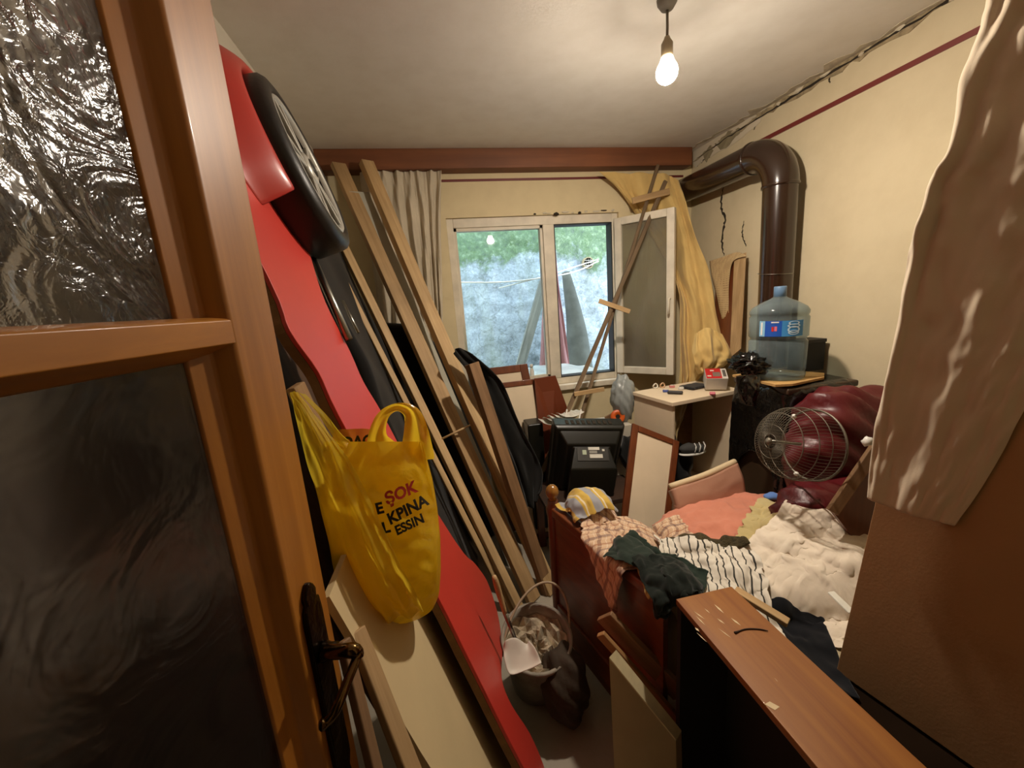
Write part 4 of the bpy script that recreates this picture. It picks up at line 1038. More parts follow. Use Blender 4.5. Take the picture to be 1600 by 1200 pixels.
tri = [((1024, 607), 'd8d2c0', 'tiny white trinket, leftmost on the cabinet top', 'ring'), ((1035, 606), 'c9a27a', 'tiny beige ring beside the white trinket on the cabinet', 'ring'), ((1050, 606), 'c47d78', 'tiny pink hair clip among the trinkets on the cabinet', 'clip'), ((1064, 609), 'd2cfc8', 'tiny silver trinket nearest the black pouch', 'clip'), ((1040, 613), '4a5a9c', 'tiny blue clip in front of the trinkets on the cabinet', 'clip')]
for k, (pp, col, lb, sh_) in enumerate(tri):
    c = ontop(*pp); mt_ = mat('trinket_%s' % ['white', 'beige', 'pink', 'silver', 'blue'][k], col, .35, .1)
    e = empty(['white_trinket', 'ring', 'hair_clip', 'silver_trinket', 'blue_clip'][k], c, lb, 'trinket', 'trinkets on the cabinet')
    if sh_ == 'ring':
        G().tube([c + V(.015 * math.cos(a), .004 * math.sin(a * 2), .017 + .014 * math.sin(a)) for a in np.linspace(0, 6.283, 17)], .0045, 8, False).build('band', mt_, e, smooth=True)
    else:
        G().box(c + V(0, 0, .009), (.034, .014, .016), Matrix.Rotation(-.4, 3, 'Z')).build('clip_body', mt_, e, bevel=.004)
        G().box(c + V(0, -.003, .018), (.022, .008, .005), Matrix.Rotation(-.4, 3, 'Z')).build('clip_stone', M_stk, e, bevel=.002)
c = ontop(1116, 618); tag(G().box(c + V(0, .015, .008), (.03, .02, .014), rz).build('eraser', mat('pink_rubber', 'c9707c', .6), bevel=.003), 'small pink eraser lying before the red carton', 'eraser')
# crumpled papers behind the carton
for k, (pp, lb) in enumerate((((1100, 590), 'crumpled cream paper behind the red carton, left one'), ((1128, 588), 'crumpled cream paper behind the red carton, right one'))):
    c = ontop(*pp); n = 14; u, v = np.meshgrid(np.linspace(-.07, .07, n), np.linspace(-.05, .05, n))
    Pp = np.stack([c.x + u, c.y + .04 + v, CH + .035 + .035 * vnoise((n, n), 4, 80 + k) + .03 * np.abs(u) / .07], -1)
    tag(G().grid(Pp).build('crumpled_paper', mat('cream_paper', 'c9b07c', .8), solid=.001), lb, 'paper', 'crumpled papers')

# ------------------------------------------------------------------ right wall: stove pipe, stove, jug
PX, PZ, PY, PR = 1.815, 2.225, 1.87, .079
pipe = empty('stove_pipe', (PX, PY, 1.1), 'dark brown enamelled stove pipe bending from the stove into the corner wall', 'pipe')
M_pipe = mat('brown_enamel', '2b1a10', .22, .12, 5, .03, 40, coat=.5)
G().tube([(PX, YB, PZ + .005), (PX, 2.4, PZ), (PX, 2.06, PZ)], PR, 32, False).build('horizontal_pipe', M_pipe, pipe, smooth=True)
el = [(PX, PY + .19 - .19 * math.sin(a), PZ - .19 + .19 * math.cos(a)) for a in np.linspace(0, math.pi / 2, 16)]
G().tube([Vector(q) for q in el], PR + .003, 32, False).build('elbow', M_pipe, pipe, smooth=True)
G().tube([(PX, PY, PZ - .19), (PX + .005, PY, 1.7), (PX + .01, PY, 1.1)], PR, 32, False).build('vertical_pipe', M_pipe, pipe, smooth=True)
for a, b in (((PX, 2.06, PZ), (0, 1, 0)), ((PX, PY, PZ - .19), (0, 0, 1))): G().lathe([(PR + .001, -.008), (PR + .007, -.006), (PR + .007, .006), (PR + .001, .008)], a, b, 32, caps=False).build('joint_ring', M_pipe, pipe, smooth=True)
G().tube([(PX + (PR + .002) * math.cos(a), PY + (PR + .002) * math.sin(a), 1.60 + .008 * math.sin(a)) for a in np.linspace(0, 6.283, 33)], .0016, 6, False).build('tie_wire', M_steel, pipe, smooth=True)
stv = empty('coal_stove', (1.68, 1.6, 0), 'brown enamel room stove hidden under black plastic behind the fan guard', 'stove')
SX0, SX1, SY0, SY1, SZ = 1.49, 1.87, 1.43, 1.76, 1.09
M_stove = mat('stove_enamel', '3a2b1d', .4, .15, 5)
G().bx(SX0 + .02, SX1 - .01, SY0 + .02, SY1, .08, SZ - .03).build('stove_body', M_stove, stv, bevel=.02, seg=3)
G().bx(SX0, SX1, SY0, SY1, SZ - .03, SZ).build('stove_top', M_stove, stv, bevel=.008)
G().bx(SX0 + .08, SX1 - .08, SY0 + .005, SY0 + .02, .35, .75).build('stove_door', M_stove, stv, bevel=.006)
for x in (SX0 + .06, SX1 - .06):
    for y in (SY0 + .06, SY1 - .06): G().lathe([(.02, 0), (.025, .09)], (x, y, 0), seg=12).build('leg', M_black, stv)
# black plastic draped over the stove
M_bin = plastic_film('black_bin_liner', '0b0a09', .0, .0, .16, 22, .9)
hfs = HF(1.0, 2.1, 1.2, 2.3, base=0)
P, ds, uv = start_folds((1.66, 1.58), .78, .72, 70, 64, .05, ((.3, .12, .93), (1.7, .1, .93)), SZ + .03, 11)
sbox = [(np.array(((SX0 + SX1) / 2, (SY0 + SY1) / 2, SZ / 2)), np.array(((SX1 - SX0) / 2, (SY1 - SY0) / 2, SZ / 2)), np.eye(3))]
P = relax(P, ds, hfs, sbox, 110, th=.006, fric=.9); P[..., 0] = np.minimum(P[..., 0], XR - .015)
cloth_obj('bin_liner', P, uv, M_bin, 'black plastic bin liner draped over the stove under the jug', 'plastic sheet', .002)
cardz = SZ + .012
jc = at(1212, 573, y=1.585)
crd = [at(1184, 590, z=cardz + .02), at(1200, 572, z=cardz + .02), at(1262, 558, z=cardz + .02), at(1291, 573, z=cardz + .02), at(1262, 576, z=cardz + .02)]
tag(G().prism([V(jc.x - .13, 1.45, cardz), V(jc.x - .06, 1.43, cardz), V(jc.x + .15, 1.47, cardz), V(jc.x + .23, 1.54, cardz), V(jc.x + .15, 1.72, cardz), V(jc.x - .12, 1.72, cardz)], (0, 0, .01)).build('cardboard', mat('corrugated_card', 'b48d55', .8, .1, 8)), 'piece of brown cardboard under the water jug', 'cardboard')
jb = V(jc.x, 1.585, cardz + .01); sc = (at(1256, 500, y=1.63) - at(1168, 500, y=1.63)).length / 2
jug = empty('water_jug', jb, 'large empty blue tinted water jug standing on the stove', 'jug')
sc = .119; k = sc / .135
def jug_mat():
    mt, nt, N, Lk, b = new_mat('blue_tinted_polycarbonate'); setp(b, Base_Color=(*lin('87979b'), 1), Roughness=.12, Specular_IOR_Level=.7)
    tp = N.new('ShaderNodeBsdfTransparent'); tp.inputs[0].default_value = (.72, .80, .82, 1)
    lw = N.new('ShaderNodeLayerWeight'); lw.inputs[0].default_value = .35
    dn = noise(N, Lk, coords(N, Lk, 'Object'), 8, 5)
    f = math_(N, Lk, 'ADD', math_(N, Lk, 'MULTIPLY', lw.outputs['Facing'], .45), math_(N, Lk, 'MULTIPLY', dn, .40))
    mx = N.new('ShaderNodeMixShader'); Lk.new(f, mx.inputs[0]); Lk.new(tp.outputs[0], mx.inputs[1]); Lk.new(b.outputs[0], mx.inputs[2]); Lk.new(mx.outputs[0], N['Material Output'].inputs[0]); return mt
M_jug = jug_mat()
H = (at(1212, 432, y=1.585) - at(1212, 573, y=1.585)).length
jp = [(.0, .004), (.115, .0), (.13, .006), (.134, .03), (.128, .042), (.133, .055), (.134, .205), (.126, .215), (.126, .225), (.135, .235), (.135, .335), (.128, .345), (.133, .355), (.134, .37), (.122, .39), (.085, .415), (.045, .435), (.030, .445), (.026, .455), (.026, .46)]
jp = [(r * k, h * H / .5) for r, h in jp]
G().lathe(jp, jb, seg=48, caps=False).build('jug_body', M_jug, jug, smooth=True)
G().lathe([(r * k, h * H / .5) for r, h in ((.027, .445), (.029, .446), (.029, .498), (.026, .502), (.0, .502))], jb, seg=24, caps=False).build('cap', mat('blue_cap', '5b7896', .35), jug, smooth=True)
def jlab(a0, a1, h0, h1, mt, off=.0015, name='label'):
    n = 14; pts = []
    for h in (h0, h1): pts.append([tuple(jb + V((.1355 * k + off) * math.sin(a), -(.1355 * k + off) * math.cos(a), h * H / .5)) for a in np.linspace(a0, a1, n)])
    return G().grid(np.array(pts)).build(name, mt, jug, smooth=True)
aj = math.atan2(jb.x, 1.585) * -1.0     # angle of the side that faces into the room
jlab(aj - .42, aj + .12, .243, .325, mat('deep_blue_label', '1d4fa8', .4)); jlab(aj + .12, aj + .85, .243, .325, mat('sky_blue_label', '3f86bf', .4)); jlab(aj - .62, aj - .42, .243, .325, mat('pale_blue_label', '7fb0cf', .4))
jlab(aj - .22, aj + .02, .315, .321, M_wp, .0025, 'label_print'); jlab(aj - .2, aj - .13, .27, .295, M_inkr, .0025, 'label_print'); jlab(aj - .11, aj - .03, .272, .297, mat('pink_ink', 'd06a80', .5), .0025, 'label_print'); jlab(aj - .56, aj - .50, .25, .318, M_wp, .0025, 'label_print')
for (hh, rw, rh) in ((.312, .19, .010), (.298, .22, .010), (.278, .21, .018), (.263, .19, .012)):
    g = G(); n = 24; ring = []
    for q_, s_ in ((1, .0026), (.72, .0026)):
        ring.append([tuple(jb + V((.1355 * k + s_) * math.sin(aj + .5 + rw * q_ * math.cos(t)), -(.1355 * k + s_) * math.cos(aj + .5 + rw * q_ * math.cos(t)), (hh + rh * q_ * math.sin(t)) * H / .5)) for t in np.linspace(0, 6.2832, n)])
    G().grid(np.array(ring)).build('label_emblem', mat('white_blue_ink', 'b9d2e0', .4), jug)
# crumpled black bag left of the jug, black box behind it
blob('crumpled_bag', at(1172, 568, y=1.6) + V(0, 0, .0), (.085, .07, .05), M_bin, 'small crumpled black plastic bag left of the water jug', 'bag', lambda q: 1 + .25 * math.sin(q.x * 11 + q.y * 5) * math.sin(q.z * 9 + q.y * 8) + .12 * math.sin(q.x * 23 + q.z * 17), 4)
rows = [[at(1150, 588, y=1.5), at(1170, 586, y=1.49), at(1190, 588, y=1.49)], [at(1152, 608, y=1.49), at(1168, 608, y=1.475), at(1186, 610, y=1.475)], [at(1158, 630, y=1.495), at(1170, 634, y=1.48), at(1182, 634, y=1.49)]]
P, uv = loft(rows, 22, 22, (0, -1, 0), 2, .008, .006, 91)
cloth_obj('bag_flap', P, uv, M_bin, 'black plastic flap hanging down the front left corner of the stove', 'plastic sheet', .002)
pbx = at(1270, 542, y=1.78)
bbx = empty('black_box', V(1.84, 1.80, SZ), 'small black box against the wall right of the jug', 'box')
G().bx(1.775, 1.90, 1.63, 1.72, SZ + .014, 1.255).build('box_body', mat('matte_black_card', '0d0d0e', .7), bbx, bevel=.003)
G().bx(1.772, 1.903, 1.627, 1.723, 1.245, 1.262).build('box_lid', mat('matte_black_lid', '101012', .6), bbx, bevel=.002)

# board wrapped in newspaper standing against the right wall
nb = empty('papered_board', V(1.86, 2.2, CH), 'brown board partly wrapped in old newspaper against the right wall', 'board')
bo = [at(1140, 560, x=1.80), at(1147, 402, x=1.86), at(1166, 394, x=1.87), at(1158, 545, x=1.82)]
G().prism(bo, V(.012, .012, 0)).build('board_edge', M_pine, nb, bevel=.003)
d_ = [at(1116, 560, x=1.84), at(1118, 425, x=1.88), at(1147, 403, x=1.875), at(1142, 560, x=1.82)]
G().prism(d_, V(.015, .0, 0)).build('board_face', M_walnut, nb)
mtp, nt, N, Lk, b = new_mat('old_newsprint'); tc = N.new('ShaderNodeTexCoord'); sp = N.new('ShaderNodeSeparateXYZ'); Lk.new(tc.outputs['UV'], sp.inputs[0])
ln = math_(N, Lk, 'LESS_THAN', math_(N, Lk, 'FRACT', math_(N, Lk, 'MULTIPLY', sp.outputs[1], 34)), .35)
nz = noise(N, Lk, coords(N, Lk, 'UV', (14, 5, 1)), 1.2, 2); ln = math_(N, Lk, 'MULTIPLY', ln, math_(N, Lk, 'GREATER_THAN', nz, .5))
Lk.new(mixc(N, Lk, math_(N, Lk, 'MULTIPLY', ln, .55), lin('c0a67a'), lin('6e4f33')), b.inputs['Base Color']); setp(b, Roughness=.9)
rows = [[at(1108, 408, x=1.87), at(1128, 402, x=1.865), at(1152, 394, x=1.855), at(1168, 400, x=1.86)], [at(1110, 420, x=1.865), at(1124, 418, x=1.86), at(1140, 412, x=1.85), at(1146, 408, x=1.85)], [at(1114, 440, x=1.86), at(1124, 440, x=1.855), at(1136, 438, x=1.85), at(1139, 436, x=1.85)], [at(1122, 470, x=1.855), at(1128, 470, x=1.85), at(1136, 470, x=1.848), at(1138.5, 470, x=1.848)], [at(1127, 499, x=1.855), at(1130, 498, x=1.85), at(1135, 498, x=1.848), at(1139, 498, x=1.848)]]
P, uv = loft(rows, 22, 34, (-1, 0, 0), 1, .003, .002, 95); uv = uv / uv.max((0, 1))
G().grid(P, uv).build('newspaper', mtp, nb, smooth=True, solid=.001)
# ================================================================== bed and what is near it
BP0 = Vector((.42, 1.53, 0)); BP1 = Vector((.585, .90, 0)); bd = (BP1 - BP0).normalized(); bn = Vector((bd.y, -bd.x, 0))   # bn points left/out
bn = bn if bn.x < 0 else -bn
bed = empty('bed', (1.2, 1.2, 0), 'red-brown wooden bed with ball-topped post, heaped with clothes', 'bed')
for q, nm in ((BP0, 'post'),):
    g = G().lathe([(.0, 0), (.026, 0), (.028, .05), (.026, .1), (.026, .62), (.03, .64), (.03, .665), (.022, .68), (.022, .70), (.0, .70)], q, seg=24).build('bed_post', M_walnut, bed, smooth=True)
    if q is BP0: G().lathe([(.0, .695), (.014, .695), (.018, .703)] + [(.029 * math.sin(a), .737 - .034 * math.cos(a)) for a in np.linspace(.6, 3.1, 12)] + [(0, .771)], q, seg=24).build('ball_finial', wood('honey_finial', '7c5220', 'a0702f', .25, 'Z', 1, coat=.6), g, smooth=True)
fbm = Matrix((bd, bn, V(0, 0, 1))).transposed(); fL = (BP1 - BP0).length
def fbox(s0, s1, t, z0, z1, off=0): return G().box(BP0 + bd * (s0 + s1) / 2 + bn * off + up * (z0 + z1) / 2, (s1 - s0, t, z1 - z0), fbm)
fbox(.02, fL - .02, .02, .05, .64).build('footboard_panel', M_walnutx, bed)
fbox(.02, fL - .02, .045, .635, .675).build('top_rail', M_walnutx, bed, bevel=.008, seg=3)
fbox(.02, fL - .02, .03, .10, .20, .005).build('lower_rail', M_walnutx, bed, bevel=.004)
G().bx(.62, 1.86, .905, .928, .22, .36).build('side_rail', M_walnut, bed, bevel=.004)
G().bx(.55, 1.86, 1.392, 1.415, .22, .36).build('side_rail', M_walnut, bed, bevel=.004)
for x in np.arange(.7, 1.85, .16): G().bx(x, x + .07, .928, 1.392, .28, .30).build('slat', M_pine, bed)
G().bx(1.86, 1.89, .9, 1.415, .0, .50).build('headboard', M_walnut, bed, bevel=.006)
M_mat = cloth_mat('cream_ticking', 'b7a886', .9, .12)
mt_ = tag(G().bx(.63, 1.85, .93, 1.39, .302, .53).build('bed_mattress', M_mat, bevel=.04, seg=4), 'cream mattress on the red-brown bed under the clothes', 'mattress')
# chest beside the bed, under the tall brown panel
ch = empty('low_chest', (1.15, .3, 0), 'low dark chest under the leaning brown panel', 'chest')
CX0 = .775
M_chest = mat('shade_black_chest', '1c120a', .95, .2, 8, spec=.05)  # near-black and dull: shade of the gap beside the panel painted in
G().bx(CX0, 1.7, -.25, .885, .0, .50).build('chest_body', M_chest, ch, bevel=.004)
G().bx(CX0 - .005, 1.71, -.26, .895, .50, .522).build('chest_lid', M_chest, ch, bevel=.003)
# patterned cover on the chest
def pat():
    mt, nt, N, Lk, b = new_mat('cream_cover_dark_sprigs'); v = coords(N, Lk, 'UV', (1, 1, 1))
    vo = N.new('ShaderNodeTexVoronoi'); vo.inputs['Scale'].default_value = 16; Lk.new(v, vo.inputs['Vector'])
    nn = noise(N, Lk, v, 50, 3)
    f = ramp(N, Lk, math_(N, Lk, 'ADD', vo.outputs['Distance'], math_(N, Lk, 'MULTIPLY', nn, .3)), [(.32, (1, 1, 1)), (.36, (0, 0, 0))])
    Lk.new(mixc(N, Lk, f, lin('b3a484'), lin('2b2a22')), b.inputs['Base Color']); setp(b, Roughness=.9); return mt
hfb = HF(.0, 2.1, -.4, 2.1, base=0.0)
hfb.box(.63, 1.85, .93, 1.46, .53); hfb.box(CX0, 1.71, -.26, .93, .523)
P, ds, uv = start_folds((1.0, .82), .42, .2, 40, 22, .02, ((.5, .1, .95),), .56, 5)
P = relax(P, ds, hfb, steps=50, th=.004); P[..., 0] = np.maximum(P[..., 0], CX0 - .004 + 0 * P[..., 0])
cloth_obj('patterned_cover', P, uv, pat(), 'cream cover with dark sprigs spread over the low chest', 'cloth'); hfb.stamp(P)

# narrow cabinet lying in front, orange-brown top
nc = empty('narrow_cabinet', (.65, .3, 0), 'narrow orange-brown wooden cabinet with scuffed top and open black side', 'cabinet')
KX0, KX1, KY0, KY1, KZ = .568, .742, -.12, .852, .72
def ncm():
    mt, nt, N, Lk, b = new_mat('scuffed_orange_veneer'); v = coords(N, Lk, 'Object')
    f = noise(N, Lk, coords(N, Lk, 'Object', (20, 1.2, 20)), 1.6, 6, .6, .5)
    c = ramp(N, Lk, f, [(.3, lin('7d4616')), (.7, lin('9a6222'))])
    s = noise(N, Lk, coords(N, Lk, 'Object', (30, 14, 1)), 1.0, 5, .7, 1.0)
    c = mixc(N, Lk, ramp(N, Lk, s, [(.70, (0, 0, 0)), (.76, (.6, .6, .6))]), c, lin('cdb389'))
    Lk.new(c, b.inputs['Base Color']); setp(b, Roughness=.42, Coat_Weight=.15); return mt
G().bx(KX0, KX1, KY0, KY1, KZ - .018, KZ).build('top_board', ncm(), nc, bevel=.002)
G().bx(KX1 - .016, KX1, KY0, KY1, .0, KZ - .018).build('back_board', mat('shade_black_board', '120c08', .8), nc)  # shade of the open interior put into the board's near-black colour
M_blk2 = mat('shade_dark_end', '170e08', .8)  # dark colour paints the interior shade onto the far end board
G().bx(KX0 + .004, KX1 - .016, KY1 - .018, KY1, .0, KZ - .018).build('end_board', M_blk2, nc)
G().bx(KX0 + .004, KX1 - .016, KY0, KY0 + .018, .0, KZ - .018).build('end_board', M_walnut, nc)
G().bx(KX0 + .004, KX1 - .016, KY0 + .018, KY1 - .018, .0, .02).build('bottom_board', M_walnut, nc)
M_wscr = mat('pale_scrape', 'd8c39c', .8)
sc_ = [at(1148, 990, z=KZ), at(1165, 984, z=KZ), at(1185, 984, z=KZ), at(1200, 987, z=KZ)]
tag(G().tube([q + V(0, 0, .002) for q in catmull(sc_, 14)], [.0032, .0025] + [.0016] * 10 + [.0012, .0008], 8).build('twig', mat('dark_twig', '2b1808', .8), smooth=True), 'thin dark twig lying on the narrow cabinet top', 'twig')
for k in range(9):
    c = at(R.uniform(1085, 1160), R.uniform(948, 1000), z=KZ); a = R.uniform(.9, 1.4); l = R.uniform(.006, .02); w = R.uniform(.0012, .003)
    d = V(math.cos(a) * .4, -math.sin(a), 0).normalized(); s = V(d.y, -d.x, 0)
    G().prism([c - d * l, c + s * w, c + d * l, c - s * w], (0, 0, .0006)).build('scrape', M_wscr, nc)
c = at(1205, 1103, z=KZ); G().prism([c + V(-.01, .006, 0), c + V(.004, .008, 0), c + V(.014, -.006, 0), c + V(0, -.009, 0)], (0, 0, .0006)).build('scrape', M_wscr, nc)

# boards between footboard and narrow cabinet
def pt(px, py, y): return at(px, py, y=y)
a0_, a1_ = pt(944, 962, 1.04), pt(1066, 1088, .90)
tag(plank('wood_strip', a0_, a1_, .075, .018, (-1, -.35, .25), M_oldwood), 'brown slat lying along the lower footboard, upper one', 'wood strip')
a0_, a1_ = pt(938, 990, 1.0), pt(1064, 1130, .885)
tag(plank('wood_strip', a0_, a1_, .03, .016, (-1, -.35, .6), wood('worn_slat', '8a6238', 'b08655', .7)), 'thin worn slat with a pale edge below the upper slat', 'wood strip')
tl, trr = pt(952, 1030, .87), pt(1056, 1158, .80); bl2, br2 = V(tl.x + .0, tl.y - .02, .01), V(trr.x + .0, trr.y - .015, .01)
tn = V(-1, -.6, 0).normalized()
cp = empty('cream_panel', (bl2 + br2) / 2, 'cream board with pale worn top edge standing beside the narrow cabinet', 'board')
G().prism([bl2, br2, trr, tl], -tn * .034).build('panel_face', mat('cream_panel_face', 'b09a76', .6, .06), cp)
G().prism([tl, trr, trr - tn * .034, tl - tn * .034], (0, 0, .006)).build('panel_edge', mat('pale_edge_band', 'e0cfa4', .6, .1, 20), cp)

# bucket with mortar crust, trowel and sack
bk = V(.25, 1.31, 0); bu = empty('bucket', bk, 'grey plastic bucket crusted with dried mortar on the floor', 'bucket')
M_bk = mat('mortar_stained_bucket', '8d8678', .7, .35, 14, .5, 40)
btl = Euler((math.radians(16), 0, 0)).to_matrix()
axb = btl @ V(0, 0, 1); bk0 = bk + V(0, .02, .03)
G().lathe([(.0, 0), (.095, 0), (.10, .005), (.128, .27), (.136, .275), (.136, .29), (.125, .29), (.118, .2), (.09, .03), (0, .03)], bk0, axb, 36).build('bucket_body', M_bk, bu, smooth=True)
P = []
for j, r in enumerate(np.linspace(.001, .119, 9)):
    P.append([tuple(bk0 + axb * (.2 + .05 * R.random() + (.02 if r > .1 else 0)) + btl @ V(r * math.cos(a), r * math.sin(a), 0)) for a in np.linspace(0, 6.2832, 25)])
    P[-1][-1] = P[-1][0]
G().grid(np.array(P)).build('mortar_crust', mat('dried_mortar', 'a89a82', .95, .5, 30, .6, 60), bu)
G().tube([bk0 + axb * .27 + btl @ V(.13 * math.cos(a), .13 * math.sin(a), 0) + V(.07 * math.sin(a), 0, .10 * math.sin(a)) * 1.0 for a in np.linspace(-.3, 3.3, 24)], .005, 8).build('bail', mat('pale_cord', 'a08e74', .7), bu, smooth=True)
sk = G().ico(V(.325, 1.17, .15), (.085, .10, .15), 4, lambda q: 1 + .10 * math.sin(q.x * 6 + q.z * 4) * math.cos(q.y * 5) + .05 * math.sin(q.z * 14 + q.x * 8)).build('sack', mat('dark_brown_sacking', '3a2e20', .85, .35, 9, .4, 60), smooth=True)
tag(sk, 'dark brown half-empty sack slumped against the bucket', 'sack')
tw = empty('hand_shovel', at(815, 1020, y=1.15), 'pale grey plastic hand shovel with wooden handle stuck beside the bucket', 'shovel')
M_tw = mat('pale_grey_plastic', 'd2ccc0', .5, .1, 10)
ha, hb, hc = at(772, 900, y=1.17), at(789, 958, y=1.165), at(806, 1000, y=1.155)
G().tube(catmull([ha, ha.lerp(hb, .5), hb], 14), [.007, .0095, .0105, .011, .011, .011, .0105, .010, .0095, .009, .009, .009, .0085, .008], 12).build('handle', M_pine2, tw, smooth=True)
G().tube([hb, hc], [.008, .006], 10).build('ferrule', M_steel, tw, smooth=True)
rows = [[at(787, 1009, y=1.15), at(790, 1000, y=1.145), at(806, 996, y=1.15), at(822, 1006, y=1.145), at(826, 1000, y=1.15)], [at(787, 1025, y=1.115), at(796, 1022, y=1.12), at(810, 1020, y=1.122), at(826, 1018, y=1.12), at(836, 1012, y=1.115)], [at(792, 1045, y=1.085), at(800, 1046, y=1.09), at(815, 1042, y=1.09), at(832, 1036, y=1.09), at(845, 1032, y=1.085)], [at(797, 1054, y=1.07), at(804, 1054, y=1.072), at(816, 1050, y=1.074), at(834, 1043, y=1.074), at(846, 1036, y=1.07)]]
P, uv = loft(rows, 16, 12, (0, -1, 0), 0, 0, 0, 1)
G().grid(P).build('blade', M_tw, tw, smooth=True, solid=.004, sub=1)

# ------------------------------------------------------------------ clothes
fbx = [(np.array(BP0 + bd * fL / 2 + up * .34), np.array((fL / 2, .045, .34)), np.array(fbm))]
hfb.mound(1.22, 1.0, .34, .18, .52, .13); hfb.mound(.92, 1.12, .32, .2, .50, .10); hfb.mound(.62, 1.32, .22, .22, .45, .20); hfb.mound(1.2, 1.32, .42, .24, .50, .12); hfb.mound(.55, 1.44, .13, .13, .5, .24); hfb.mound(1.3, 1.12, .14, .14, .55, .14)
def cloth(name, c, w, h, n, rot, sq, z, seed, mt, label, cat, rough=.03, steps=95, thick=.003, bend=.05, tilt=None, boxes=None, stamp=True, pins=None, wr=.010, cell=11):
    ny = int(n * h / w); P, ds, uv = start_folds(c, w, h, n, ny, rot, sq, z, seed)
    P = relax(P, ds, hfb, fbx if boxes is None else boxes, steps, bend=bend, fric=.85); P = wrinkle(P, wr, seed + 200, cell)
    if stamp: hfb.stamp(P)
    return cloth_obj(name, P, uv, mt, label, cat, thick)
M_salmon = cloth_mat('salmon_cotton', 'c9826a', .9, .08)
cloth('bed_sheet', (1.19, 1.29), .76, .50, 80, .12, ((1.9, .13, .86), (.3, .2, .93), (2.6, .07, .95)), 0.7, 101, M_salmon, 'salmon pink sheet spread over the middle of the bed', 'sheet', .02, wr=.014)
cloth('beige_cloth', (1.27, 1.13), .48, .46, 60, .7, ((.4, .13, .72), (1.9, .16, .82), (1.1, .07, .93)), 0.8, 102, cloth_mat('beige_cotton', 'bfae7c', .9, .08), 'beige cloth crumpled between the salmon sheet and white sheet', 'cloth', .035)
cloth('white_sheet', (1.21, .95), .66, .58, 90, .35, ((.9, .14, .72), (2.3, .11, .82), (1.6, .06, .92)), 0.8, 103, cloth_mat('off_white_cotton', 'e0d3c0', .9, .06), 'crumpled off-white sheet heaped at the right of the bed', 'sheet', wr=.011, cell=17)
cloth('navy_garment', (.86, .83), .36, .26, 46, -.6, ((.3, .12, .82),), 0.66, 104, cloth_mat('dark_navy_cotton', '0c0e14', .9, .2), 'dark navy garment lying between narrow cabinet and white sheet', 'garment')
M_plaid = stripe_mat('plaid_flannel', 'cbab8c', [(.075, 0, .16, '6d4a44', .6), (.075, .45, .07, '8a5a50', .6), (.0375, .3, .08, 'e6d8c2', .5)], [(.075, 0, .18, '5d4650', .55), (.075, .5, .07, '9a6248', .6), (.0375, .25, .08, 'e6d8c2', .45)])
cloth('plaid_shirt', (.67, 1.22), .56, .60, 80, -.25, ((1.2, .11, .74), (2.6, .15, .82), (.4, .06, .93)), 0.82, 106, M_plaid, 'brown and cream plaid shirt draped over the bed footboard', 'shirt')
cloth('yellow_blue_cloth', (.53, 1.43), .22, .20, 34, .2, ((.2, .12, .8),), 0.86, 105, stripe_mat('yellow_blue_stripes', 'c2a24c', [(.09, 0, .45, '8d93a0', .9), (.09, .45, .08, 'd8d0bc', .8)]), 'small yellow and grey-blue striped cloth by the ball-topped post', 'cloth', steps=60)
cloth('fur_scarf', (.90, 1.17), .30, .09, 50, -.45, ((.3, .1, .9),), 0.8, 107, mat('matted_olive_fur', '4f4428', .95, .5, 60, .9, 220, dist=.02), 'matted olive-brown fur strip between plaid shirt and salmon sheet', 'scarf', .02, 100, .012)
cloth('yellow_vest', (.63, 1.02), .22, .26, 36, -.2, ((.5, .1, .82),), 0.8, 108, cloth_mat('pale_yellow_cotton', 'bfa86a', .9, .1), 'pale yellow garment under the dark green top on the footboard', 'garment')
M_stripe = stripe_mat('white_black_stripes', 'd9d2c4', [(.034, 0, .17, '1b1c1a', .95)])
cloth('striped_shirt', (.80, 1.0), .46, .42, 76, -.55, ((.1, .10, .72), (1.4, .13, .82), (.8, .06, .93)), 0.84, 109, M_stripe, 'white shirt with thin black stripes crumpled across the bed corner', 'shirt')
M_green = cloth_mat('dark_bottle_green', '1d2a22', .9, .2)
cloth('green_blouse', (.64, 1.07), .36, .28, 52, -.9, ((.6, .11, .74), (2.2, .09, .85)), 0.86, 110, M_green, 'dark green top lying over the footboard beside the plaid shirt', 'garment', steps=70)
cloth('green_jumper', (.61, .945), .20, .20, 40, -.1, ((.2, .10, .80), (1.8, .08, .88)), 0.84, 111, cloth_mat('very_dark_green_knit', '141c17', .95, .2), 'very dark green jumper hanging down the outside of the footboard', 'garment', steps=60)
tag(plank('pale_slat', at(1148, 922, z=.66), at(1232, 974, z=.63), .028, .016, (0, 0, 1), M_pine2), 'pale wood slat lying along the edge of the narrow cabinet top', 'wood strip')
tag(plank('white_strip', at(1298, 925, z=.66), at(1332, 958, z=.66), .02, .006, (-.3, -.6, 1), M_stk), 'thin white strip stuck in the white sheet heap', 'strip')
tag(G().ico(at(1206, 775, z=.645), (.035, .022, .014), 3, lambda q: 1 + .1 * math.sin(q.x * 6)).build('blue_rag', cloth_mat('sky_blue_cotton', '5f83c4'), smooth=True), 'small sky blue rag on the far edge of the salmon sheet', 'cloth')
